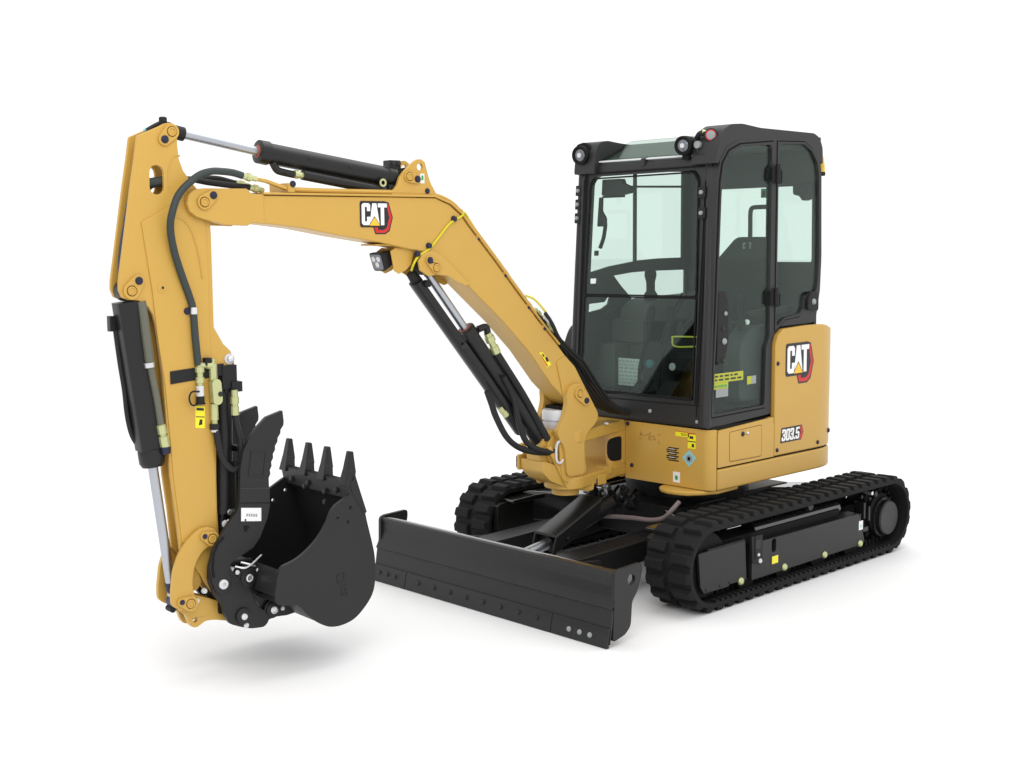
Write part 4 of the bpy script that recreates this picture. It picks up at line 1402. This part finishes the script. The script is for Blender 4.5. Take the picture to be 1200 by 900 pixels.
b.prism([(-.43, 2.292), (.50, 2.297), (.50, 2.306), (-.43, 2.301)], FM, .002, .012, PIT)
b.build("header", roof, .006)
b = MB()                                                     # sloping roof light between the rails
sk0, sk1 = Vector((0, -.490, 2.364)), Vector((0, -.20, 2.490))


def KM(x, t, o):
    return Vector((x, sk0.y + (sk1.y - sk0.y) * t, sk0.z + (sk1.z - sk0.z) * t + o))


b.prism(rect(-.285, .44, 0.04, 1.0), KM, 0, .006, GLR)
sky = b.build("roof_light", roof)
b = MB()
b.prism(rect(-.27, .44, -.03, -.005), KM, -.004, .004, WHT)  # white strip painted in for the bright slit below the glass
b.prism(rect(-.27, .44, .985, 1.0), KM, .004, .008, WHT)  # white strip imitating the light along the upper glass edge
b.box(KM, .06, .085, -.08, .04, -.03, .008, CAB)
b.build("roof_light_bar_and_glints", roof, .002)
b = MB()
b.box(ZM, -.38, .54, -.26, .44, 2.425, 2.438, SEAT)
b.prism(rect(-.285, .44, .03, 1.0), KM, -.022, -.014, BLD)
b.build("headliner", roof)
# lights and horn on the roof front
for (x, z), rr, sq in (((-.372, 2.405), .038, 1), ((.385, 2.415), .036, 0)):
    b = MB()
    p = FM(x, z, .03)
    nv = Vector((.12, -1, -.08)).normalized()
    b.lathe(p - nv * .07, p + nv, [(0, .03), (.02, rr * 1.3), (.07, rr * 1.45), (.105, rr * 1.45), (.110, rr * 1.3), (.100, rr * 1.0)], PIT, 24)
    b.box(FM, x - .022, x + .022, z - .075, z, -.02, .03, PIT)
    if sq:
        b.prism(round_poly([(x - .055, z - .07), (x + .05, z - .07), (x + .05, z + .055), (x + .01, z + .075), (x - .055, z + .06)], .02), FM, .0, .035, PIT)
    lo = b.build("roof_lamp", root, 0)
    b = MB()
    b.lathe(p + nv * .026, p + nv, [(0, rr * .95), (.006, rr * .9), (.012, rr * .6), (.014, rr * .2)], LEN, 20)
    b.lathe(p + nv * .038, p + nv, [(0, rr * .4), (.004, rr * .34)], WHT, 12)
    b.build("lens", lo)
b = MB()
b.tube([FM(.44, 2.43, .01), FM(.455, 2.40, .02), FM(.47, 2.36, .015)], .016, PLA, 8)
b.box(FM, .455, .515, 2.335, 2.365, -.01, .03, PLA)
b.tube([FM(.44, 2.45, .01), FM(.47, 2.475, .02), FM(.50, 2.47, .0)], .014, PLA, 8)
b.lathe(FM(.49, 2.475, .0), FM(.45, 2.49, .04), [(0, .016), (.02, .018)], ZNC, 10)
b.lathe(FM(.465, 2.415, .02), FM(.47, 2.41, .1), [(0, .02), (.02, .02)], DGY, 10)
b.build("lamp_bracket", roof)
b = MB()
p = FM(.532, 2.463, .005)
nv = Vector((.45, -.88, -.05)).normalized()
b.lathe(p - nv * .03, p + nv, [(0, .034), (.035, .036), (.037, .030)], PLA, 20)
b.lathe(p + nv * .004, p + nv, [(0, .029), (.004, .029)], DRD, 20)
b.lathe(p + nv * .0055, p + nv, [(0, .024), (.004, .023), (.006, .016)], DGY, 20)
b.build("camera_pod", roof)
b = MB()
b.tube([SM(.500, 2.44, .545), SM(.535, 2.40, .545), SM(.555, 2.35, .545), SM(.562, 2.30, .545)], .022, AMB, 10)
b.build("beacon", roof)
b = MB()
b.box(SM, .40, .50, 2.445, 2.50, .53, .58, PLA)
b.cyl((.545, .562, 2.305), (.545, .562, 2.28), .024, PLA, 12)
b.build("beacon_mount", roof, .006)
# wiper behind the upper windscreen
b = MB()
b.prism(round_poly([(-.285, 2.262), (-.14, 2.262), (-.13, 2.235), (-.075, 2.215), (-.07, 2.18), (-.16, 2.165), (-.285, 2.17)], .01), FM, -.05, -.09, PLA)
b.prism(rect(-.27, -.11, 2.155, 2.168), FM, -.04, -.06, PIT)
b.prism(round_poly([(-.305, 2.16), (-.285, 2.16), (-.282, 2.08), (-.25, 2.04), (-.245, 1.99), (-.31, 1.99)], .008), FM, -.05, -.07, PLA)
b.tube([FM(-.252, 2.0, -.06), FM(-.262, 1.93, -.06), FM(-.28, 1.88, -.06), FM(-.288, 1.865, -.06)], .012, PIT, 8)
b.box(FM, -.315, -.295, 1.82, 1.85, -.04, -.06, PLA)
b.build("wiper", ff, .002)
# right-hand hood and mirror beside the cab
b = MB()
b.prism(round_poly([(-.30, 1.0), (-.33, 1.25), (-.25, 1.40), (-.10, 1.40), (.2, 1.30), (.2, 1.0)], .1, 5), SM, -.74, -.50, BLK)
b.build("side_hood", root, .02, 3)

# ------------------------------------------------------------------ inside the cab
b = MB()
b.box(ZM, -.38, .57, -.57, .46, .90, .935, PIT)
floor_o = b.build("cab_floor", root)
b = MB()
b.box(ZM, -.05, .40, -.12, .38, 1.12, 1.24, SEAT)
b.box(ZM, -.07, .43, -.02, .42, .94, 1.12, PIT)
seat = b.build("operator_seat", root, .03, 3)
b = MB()
b.prism(round_poly([(-.11, 1.2), (-.11, 1.74), (.085, 1.925), (.29, 1.925), (.34, 1.87), (.34, 1.2)], .03), YM, .345, .43, SEAT)
b.build("backrest", seat, .02, 3)
b = MB()
for ch, ox in (('C', 0.0), ('A', .6), ('T', 1.15)):
    for p in GL[ch]:
        b.prism([(.145 + (x + ox) * .038, 1.853 + y * .038) for x, y in p], YM, .345, .341, DGY if ch != 'A' else PLA)
b.build("embossed_name", seat)
b = MB()
b.prism(round_poly([(-.22, 1.0), (-.22, 1.33), (-.10, 1.42), (.28, 1.42), (.28, 1.0)], .04), SM, .42, .54, CON)
b.prism(round_poly([(-.02, 1.46), (-.02, 1.50), (.34, 1.52), (.34, 1.47)], .015), SM, .43, .50, SEAT)
lc = b.build("left_console", root, .015)
b = MB()
b.tube([(.48, -.14, 1.40), (.48, -.15, 1.48), (.475, -.15, 1.52)], .014, PIT, 10)
b.lathe((.475, -.15, 1.50), (.475, -.16, 1.62), [(0, .02), (.05, .024), (.10, .026), (.12, .016)], PIT, 14)
b.build("joystick", lc)
b = MB()
b.lathe((.54, -.20, 1.445), (.54, -.42, 1.445), [(0, .022), (.07, .024), (.075, .014), (.14, .014)], PIT, 12)
b.lathe((.545, -.17, 1.448), (.60, -.17, 1.448), [(0, .016), (.012, .014)], DWH, 12)
b.build("lock_lever", lc)
b = MB()
b.prism(round_poly([(-.28, 1.0), (-.28, 1.50), (-.20, 1.56), (.40, 1.58), (.40, 1.0)], .04), SM, -.30, -.10, CON)
rc = b.build("right_console", root, .015)
b = MB()
b.lathe((-.14, -.18, 1.56), (-.135, -.19, 1.74), [(0, .04), (.03, .04), (.05, .026), (.10, .026), (.14, .036), (.165, .034), (.18, .018)], PIT, 14)
b.build("joystick", rc)
b = MB()
b.prism(round_poly([(.02, 1.60), (.17, 1.60), (.17, 1.71), (.02, 1.70)], .012), YM, .02, .05, PIT)
b.cyl((.06, .04, 1.50), (.06, .04, 1.62), .012, PIT, 10)
b.build("monitor", rc, .004)
b = MB()
for x in (-.02, .12):
    b.tube([(x, -.40, .94), (x, -.42, 1.15), (x + .01, -.36, 1.36), (x + .01, -.33, 1.46)], .012, PIT, 8)
    b.lathe((x + .01, -.335, 1.44), (x + .01, -.315, 1.54), [(0, .018), (.06, .021), (.09, .012)], PIT, 12)
for x in (.035, .065):
    b.tube([(x, -.30, 1.30), (x + .02, -.24, 1.46), (x + .05, -.16, 1.60)], .008, PIT, 8)
b.build("travel_lever", floor_o)
b = MB()
b.tube([(-.31, -.47, 1.10), (-.31, -.45, 1.30), (-.30, -.40, 1.46), (-.26, -.36, 1.50)], .010, PIT, 8)
b.build("grab_handle", floor_o)
b = MB()
for x in (-.05, .14):
    b.loft([(x, -.52, .98), (x + .11, -.52, .98), (x + .11, -.38, 1.10), (x, -.38, 1.10)], [(x, -.53, .99), (x + .11, -.53, .99), (x + .11, -.39, 1.11), (x, -.39, 1.11)], PIT)
b.build("foot_pedal", floor_o, .004)
b = MB()
b.prism(rect(-.20, -.02, 1.06, 1.22), YM, -.40, -.402, material("chart_paper", (.42, .48, .45), .6))
for k in range(5):
    b.prism(rect(-.20, -.02, 1.084 + .028 * k, 1.086 + .028 * k), YM, -.402, -.4028, DGY)
    b.prism(rect(-.17 + .03 * k, -.168 + .03 * k, 1.06, 1.22), YM, -.402, -.4030, DGY)
for q in print_lines(-.195, -.025, 1.065, 1.215, 7, rng):
    b.prism(q, YM, -.402, -.4034, DGY)
b.build("operator_chart", floor_o)
b = MB()
b.box(ZM, -.355, -.15, -.55, -.30, .935, 1.05, PLA)
b.box(ZM, -.355, -.22, -.42, .30, .935, 1.30, CON)
b.box(ZM, -.350, -.10, -.30, .30, 1.30, 1.44, CON)
b.build("floor_box", floor_o, .01)
b = MB()
b.tube([(.30, -.30, 1.36), (.185, -.36, 1.36), (.18, -.37, 1.35), (.19, -.36, 1.305), (.30, -.30, 1.305)], .005, DYD, 8, 4)
b.build("safety_bar", floor_o)
b = MB()
b.tube([(.18, -.30, 1.40), (.26, -.22, 1.50), (.36, -.12, 1.60)], .010, PIT, 8)
b.lathe((.18, -.30, 1.35), (.18, -.30, 1.44), [(0, .02), (.05, .026), (.09, .012)], PIT, 12)
b.lathe((.02, -.37, 1.195), (.02, -.47, 1.205), [(0, .026), (.02, .024)], TEA, 12)
b.prism(circle2(.19, 1.19, .022, 14), YM, -.38, -.386, DGY)
b.build("control_lever", floor_o)

# ------------------------------------------------------------------ undercarriage
ZC, YC, RB = 0.2385, 0.883, 0.213


def loop(s, rad):
    """point and outward normal at length s along the belt, in (y, z)"""
    arc = math.pi * rad
    L = 2 * YC
    s = s % (2 * L + 2 * arc)
    if s < L:                      # top, front to rear
        return Vector((-YC + s, ZC + rad)), Vector((0, 1))
    s -= L
    if s < arc:
        a = math.pi / 2 - s / rad
        n = Vector((math.cos(a), math.sin(a)))
        return Vector((YC, ZC)) + n * rad, n
    s -= arc
    if s < L:
        return Vector((YC - s, ZC - rad)), Vector((0, -1))
    s -= L
    a = -math.pi / 2 - s / rad
    n = Vector((math.cos(a), math.sin(a)))
    return Vector((-YC, ZC)) + n * rad, n


def belt_outline(rad, n=26):
    o = [(-YC + rad * math.cos(math.radians(90 + 180 * k / n)), ZC + rad * math.sin(math.radians(90 + 180 * k / n))) for k in range(n + 1)]
    o += [(YC + rad * math.cos(math.radians(-90 + 180 * k / n)), ZC + rad * math.sin(math.radians(-90 + 180 * k / n))) for k in range(n + 1)]
    return o


def lug_mesh():
    b = MB()
    # x across the belt, y along it, z outwards
    def sec(x, l0, l1, h):
        return [(x, -l0, -.006), (x, l0, -.006), (x, l1, h), (x, -l1, h)]
    def end(x, xt, l0, l1, h):
        return [(x, -l0, -.006), (x, l0, -.006), (xt, l1, h), (xt, -l1, h)]
    b.loft(end(-.062, -.059, .036, .025, .0235), end(.066, .053, .032, .021, .0245), RUB)
    return b.build("track_lug", None, .005, 2)


PER = 4 * YC + 2 * math.pi * RB
NL = 54
for s in (1, -1):
    xi, xo = .59 * s, .89 * s
    b = MB()
    b.prism(belt_outline(RB), SM, xi + .006 * s, xo - .006 * s, RUB, [belt_outline(RB - .024)])
    track = b.build("rubber_track", root, .004)
    for k in range(NL):
        for half in (0, 1):
            p, n = loop((k + .5 * half) * PER / NL, RB)
            x = s * (.74 + (.082 if half == 0 else -.082))
            N = Vector((0, n.x, n.y))
            T = Vector((0, -n.y, n.x))
            X = Vector((1, 0, 0)) if half == 0 else Vector((-1, 0, 0))
            if s < 0:
                X = -X
            T = N.cross(X)
            mt = Matrix((X, T, N)).transposed().to_4x4()
            mt.translation = Vector((x, p.x, p.y))
            place("lug", lug_mesh, "track_lug", mt, track)
    b = MB()                                                 # row of drive holes down the middle and ribs inside
    for k in range(NL):
        p, n = loop((k + .25) * PER / NL, RB)
        N = Vector((0, n.x, n.y))
        T = Vector((0, -n.y, n.x))
        c0 = Vector((s * .74, p.x, p.y))
        q = [Vector((dx, 0, 0)) + T * dt for dx, dt in ((-.019, -.017), (.019, -.017), (.019, .017), (-.019, .017))]
        b.loft([c0 + v - N * .002 for v in q], [c0 + v + N * .0015 for v in q], PIT)
    b.build("drive_slots", track, whole=True)["kind"] = "stuff"
    b = MB()
    for k in range(NL * 2):
        p, n = loop(k * PER / NL / 2, RB - .024)
        N = Vector((0, n.x, n.y))
        T = Vector((0, -n.y, n.x))
        for x0, x1 in ((.845, .882), (.70, .78))[0 if p.y < ZC - .1 and abs(p.x) < YC else 1:]:
            c0 = Vector((0, p.x, p.y))
            q = [Vector((s * xx, 0, 0)) + T * dt for xx, dt in ((x0, -.012), (x1, -.012), (x1, .012), (x0, .012))]
            b.loft([c0 + v + N * .003 for v in q], [c0 + v - N * (.012 if x0 > .8 else .03) for v in q], RUB)
    b.build("inner_ribs", track, whole=True)["kind"] = "stuff"
    # wheels
    b = MB()
    b.cyl((s * .66, -YC, ZC), (s * .82, -YC, ZC), .172, PIT, 40)
    b.cyl((s * .655, -YC, ZC), (s * .83, -YC, ZC), .06, BLK, 20)
    b.build("idler_wheel", root, .006)
    b = MB()
    teeth = []
    for k in range(44):
        rr2 = .172 if k % 4 in (0, 1) else .135
        teeth.append((YC + rr2 * math.cos(2 * math.pi * k / 44), ZC + rr2 * math.sin(2 * math.pi * k / 44)))
    b.prism(teeth, SM, s * .71, s * .77, PIT)
    b.cyl((s * .62, YC, ZC), (s * .80, YC, ZC), .125, PIT, 32)
    sp = b.build("drive_sprocket", root, .003)
    b = MB()
    b.lathe((s * .79, .905, .212), (s * 2, .905, .212), [(0, .125), (.025, .122), (.028, .108), (.055, .108), (.062, .100)], BLK, 36)
    b.build("motor_cover", sp)
    for a in range(8):
        bolt(Vector((s * .815, .905 + .114 * math.cos(a * .785 + .3), .212 + .114 * math.sin(a * .785 + .3))), (s, 0, 0), .009, sp, BLK)
    b = MB()
    for y in (-.52, -.17, .18, .53):
        b.cyl((s * .66, y, .105), (s * .815, y, .105), .078, PIT, 24)
    b.cyl((s * .68, .12, .395), (s * .80, .12, .395), .028, BLK, 16)
    b.build("track_roller", root, .004)
    # frame
    b = MB()
    b.prism(round_poly([(-.52, .094), (-.52, .294), (.549, .290), (.56, .28), (.623, .117), (.60, .10)], .008), SM, s * .83, s * .85, CHR, [obround((-.317, .268), (-.317, .232), .021)])
    b.prism(rect(-.515, .60, .11, .28), SM, s * .66, s * .826, PIT)
    b.prism([(-.52, .286), (.549, .282), (.549, .290), (-.52, .294)], SM, s * .66, s * .835, CHR)
    b.prism([(-1.0, .16), (-1.0, .30), (-.5, .30), (-.5, .14)], SM, s * .68, s * .80, PIT)
    b.prism([(.50, .15), (.50, .29), (.84, .29), (.84, .13)], SM, s * .66, s * .76, PIT)
    tf = b.build("track_frame", root, .010, 3)
    b = MB()
    b.prism([(-.983, .318), (-.580, .322), (-.566, .106), (-.71, .108), (-.735, .098), (-.935, .100), (-.964, .140)], SM, s * .832, s * .85, CHR)
    b.prism([(-.900, .318), (-.580, .322), (-.580, .329), (-.900, .326)], SM, s * .72, s * .848, CHR)
    b.build("front_guard", tf, .005)
    b = MB()
    b.prism(round_poly([(-.540, .336), (-.440, .334), (-.436, .178), (-.465, .172), (-.53, .195)], .008), SM, s * .845, s * .862, PLA)
    b.build("guard_clip", tf, .003)
    b = MB()
    b.prism(rect(-.51, -.46, .262, .312), SM, s * .862, s * .8632, BLK)
    b.prism(rect(-.515, -.505, .205, .335), SM, s * .8632, s * .864, PIT)
    b.build("slot_mark", tf)
    plug(Vector((s * .8632, -.478, .228)), (s, 0, 0), .009, tf, WHT, "plug")
    plug(Vector((s * .8632, -.463, .192)), (s, 0, 0), .013, tf, WHT, "plug")
    sticker(tf, SM, rect(-.345, -.268, .140, .198), s * .85, s, NAV, [(rect(-.335, -.278, .148, .190), DYE)])
    sticker(tf, SM, rect(.556, .600, .190, .245), s * .85, s, DWH, [(rect(.573, .585, .205, .222), DBL)])
    for y, z in ((-.619, .108), (-.215, .110), (.188, .108), (.572, .108)):
        plug(Vector((s * .851, y, z)), (s, 0, 0), .0215, tf, ZNC, "roller_plug")
    for y in (-.915, -.80, -.715):
        plug(Vector((s * .85, y, .118)), (s, 0, 0), .007, tf, DBK, "plug")
    b = MB()
    b.cyl((s * .735, -.40, .325), (s * .735, .46, .325), .052, GBK, 20)
    b.box(ZM, s * .655, s * .80, -.95, .42, .29, .335, PIT)
    b.build("frame_tube", tf, .004)
    b = MB()
    for y0, y1, z0, z1 in ((.55, .57, .20, .29), (.60, .615, .13, .28), (.645, .665, .24, .34), (.70, .72, .22, .31), (.64, .70, .16, .19)):
        b.box(SM, y0, y1, z0, z1, s * .76, s * .83, BLK)
    b.cyl((s * .77, .74, .385), (s * .83, .74, .385), .014, STL, 10)
    b.cyl((s * .77, .80, .37), (s * .82, .80, .37), .02, BLK, 10)
    b.build("hose_guard", tf, .004)
    for y, z in ((.70, .40), (.76, .345), (.665, .37)):
        bolt(Vector((s * .80, y, z)), (s, 0, 0), .010, tf, BLK)
    b = MB()                                                 # inner box with its flat glossy top
    b.prism([(-1.05, .19), (-1.05, .372), (-1.02, .385), (-.40, .385), (-.40, .23), (-.60, .20)], SM, s * .562, s * .60, BLK)
    b.prism(round_poly([(-.985, .385), (-.985, .405), (-.80, .413), (-.40, .40), (-.40, .385)], .006), SM, s * .50, s * .70, GBK)
    b.build("inner_beam", tf, .006)
# centre frame, legs, slewing ring
b = MB()
b.box(ZM, -.36, .36, -.55, .55, .22, .42, BLK)
for s in (1, -1):
    for t in (1, -1):
        b.loft([(s * .22, t * .25, .41), (s * .30, t * .58, .41), (s * .30, t * .58, .24), (s * .22, t * .25, .22)],
               [(s * .62, t * .50, .425), (s * .62, t * .80, .425), (s * .62, t * .80, .24), (s * .62, t * .50, .22)], GBK)
centre = b.build("centre_frame", root, .012)
b = MB()
b.cyl((0, 0, .40), (0, 0, .50), .37, BLK, 48)
b.cyl((0, 0, .49), (0, 0, .56), .33, PIT, 48)
b.build("slewing_ring", centre, .006)
b = MB()
b.tube([YM(-.16, .335, -.78), YM(-.078, .338, -.72), YM(.16, .358, -.70), YM(.30, .366, -.70), YM(.39, .392, -.70), YM(.44, .435, -.70), YM(.47, .49, -.66)], .013, PNK, 10, 5)
b.lathe(YM(-.16, .335, -.78), YM(-.06, .337, -.72), [(0, .015), (.02, .015), (.021, .021), (.05, .021), (.052, .015)], ZNC, 10)
b.build("blade_hose", centre)
b = MB()
for k, (x, y, z) in enumerate(((-.18, -.62, .47), (-.10, -.60, .50), (-.04, -.62, .46), (.02, -.58, .49), (.09, -.60, .46))):
    b.lathe((x, y, z - .05), (x + .02, y - .1, z + .1), [(0, .02), (.03, .02), (.031, .027), (.06, .027), (.062, .016), (.085, .016)], (PLA, STL, BLK, PLA, BLK)[k], 8)
    b.tube([(x, y, z), (x - .02, y - .06, z - .05), (x - .05, y + .05, z - .09), (x - .1, y + .2, z - .05)], .010, HOB, 8)
b.build("swivel_hoses", centre)

# ------------------------------------------------------------------ dozer blade


def section(y, z):
    return y, z


lowp = [(-1.729, .003), (-1.720, .05), (-1.712, .088), (-1.707, .096)]
lowsheet = [(-1.716, .02), (-1.700, .10), (-1.686, .192)]
upp = [(-1.697, .186), (-1.690, .196), (-1.670, .235), (-1.657, .285), (-1.658, .325), (-1.666, .352)]
b = MB()
b.strip(lowsheet, -.014, SM, -.89, .89, CHR)
b.strip(upp, -.016, SM, -.89, .89, CHR)
blade = b.build("dozer_blade", root, 0, angle=9)
b = MB()
b.strip([(-1.664, .348), (-1.640, .356), (-1.600, .350)], -.010, SM, -.875, .875, GBK)
b.build("top_rail", blade, .003)
for x0, x1 in ((-.89, -.6025), (-.5995, .5195), (.5225, .89)):
    b = MB()
    b.strip(lowp, -.018, SM, x0, x1, CHR)
    b.build("cutting_edge", blade, .003)
b = MB()
b.strip([(-1.675, .06), (-1.670, .19), (-1.648, .24), (-1.638, .30), (-1.645, .34)], -.012, SM, -.86, .86, BLK)
b.build("back_sheet", blade)
be = round_poly([(-1.672, .352), (-1.645, .366), (-1.475, .373), (-1.475, .325), (-1.507, .240), (-1.548, .196), (-1.556, .08), (-1.595, .045), (-1.685, .024), (-1.676, .19)], .02, 3)
for s in (1, -1):
    b = MB()
    b.prism(be, SM, s * .872, s * .892, CHR, [circle2(-1.553, .305, .027, 18)])
    b.build("end_plate", blade, .003)
dirn = (0, -1, .08)
for x, z, mt in [(-.83 + .07 * k, .055, CHR) for k in range(3)] + [(-.49 + .13 * k, .055, CHR) for k in range(8)] + [(.642, .045, DGY), (.712, .045, DGY), (.778, .045, DGY)]:
    plug(Vector((x, -1.7195 + .18 * (z - .055), z)), dirn, .0135, blade, mt, "edge_bolt")
for s in (1, -1):
    b = MB()
    b.loft([(s * .22, -1.66, .12), (s * .38, -1.66, .12), (s * .38, -1.66, .27), (s * .22, -1.66, .27)],
           [(s * .22, -.45, .20), (s * .38, -.45, .20), (s * .38, -.45, .30), (s * .22, -.45, .30)], BLK)
    b.build("blade_arm", blade, .008)
    b = MB()
    b.loft([(s * .40, -1.64, .14), (s * .43, -1.64, .14), (s * .43, -1.64, .31), (s * .40, -1.64, .31)], [(s * .40, -1.25, .16), (s * .43, -1.25, .16), (s * .43, -1.25, .26), (s * .40, -1.25, .26)], BLK)
    b.build("arm_gusset", blade, .005)
b = MB()                                                     # cover over the blade ram
c0, c1 = Vector((.015, -1.245, .325)), Vector((.0, -.86, .475))
cs = [(-.085, -.10), (-.085, .0), (-.07, .012), (.07, .012), (.085, .0), (.085, -.10), (.073, -.10), (.073, -.004), (-.073, -.004), (-.073, -.10)]
b.loft([c0 + Vector((x, .3 * z, z)) for x, z in cs], [c1 + Vector((x, .3 * z, z)) for x, z in cs], BLK)
b.build("ram_cover", blade, .004)
bolt(c0 + Vector((.087, .09, -.02)), (1, 0, 0), .010, blade, DBK)
b = MB()
b.cyl((.0, -1.56, .22), (.0, -1.15, .28), .030, CHM, 18)
b.cyl((.0, -1.22, .275), (.0, -.70, .42), .05, BLK, 20)
b.cyl((-.08, -1.56, .22), (.08, -1.56, .22), .035, BLK, 16)
b.box(ZM, -.09, -.06, -1.64, -1.48, .14, .29, BLK)
b.box(ZM, .06, .09, -1.64, -1.48, .14, .29, BLK)
b.build("blade_cylinder", blade, .003)

scene.render.film_transparent = False
bpy.context.view_layer.update()
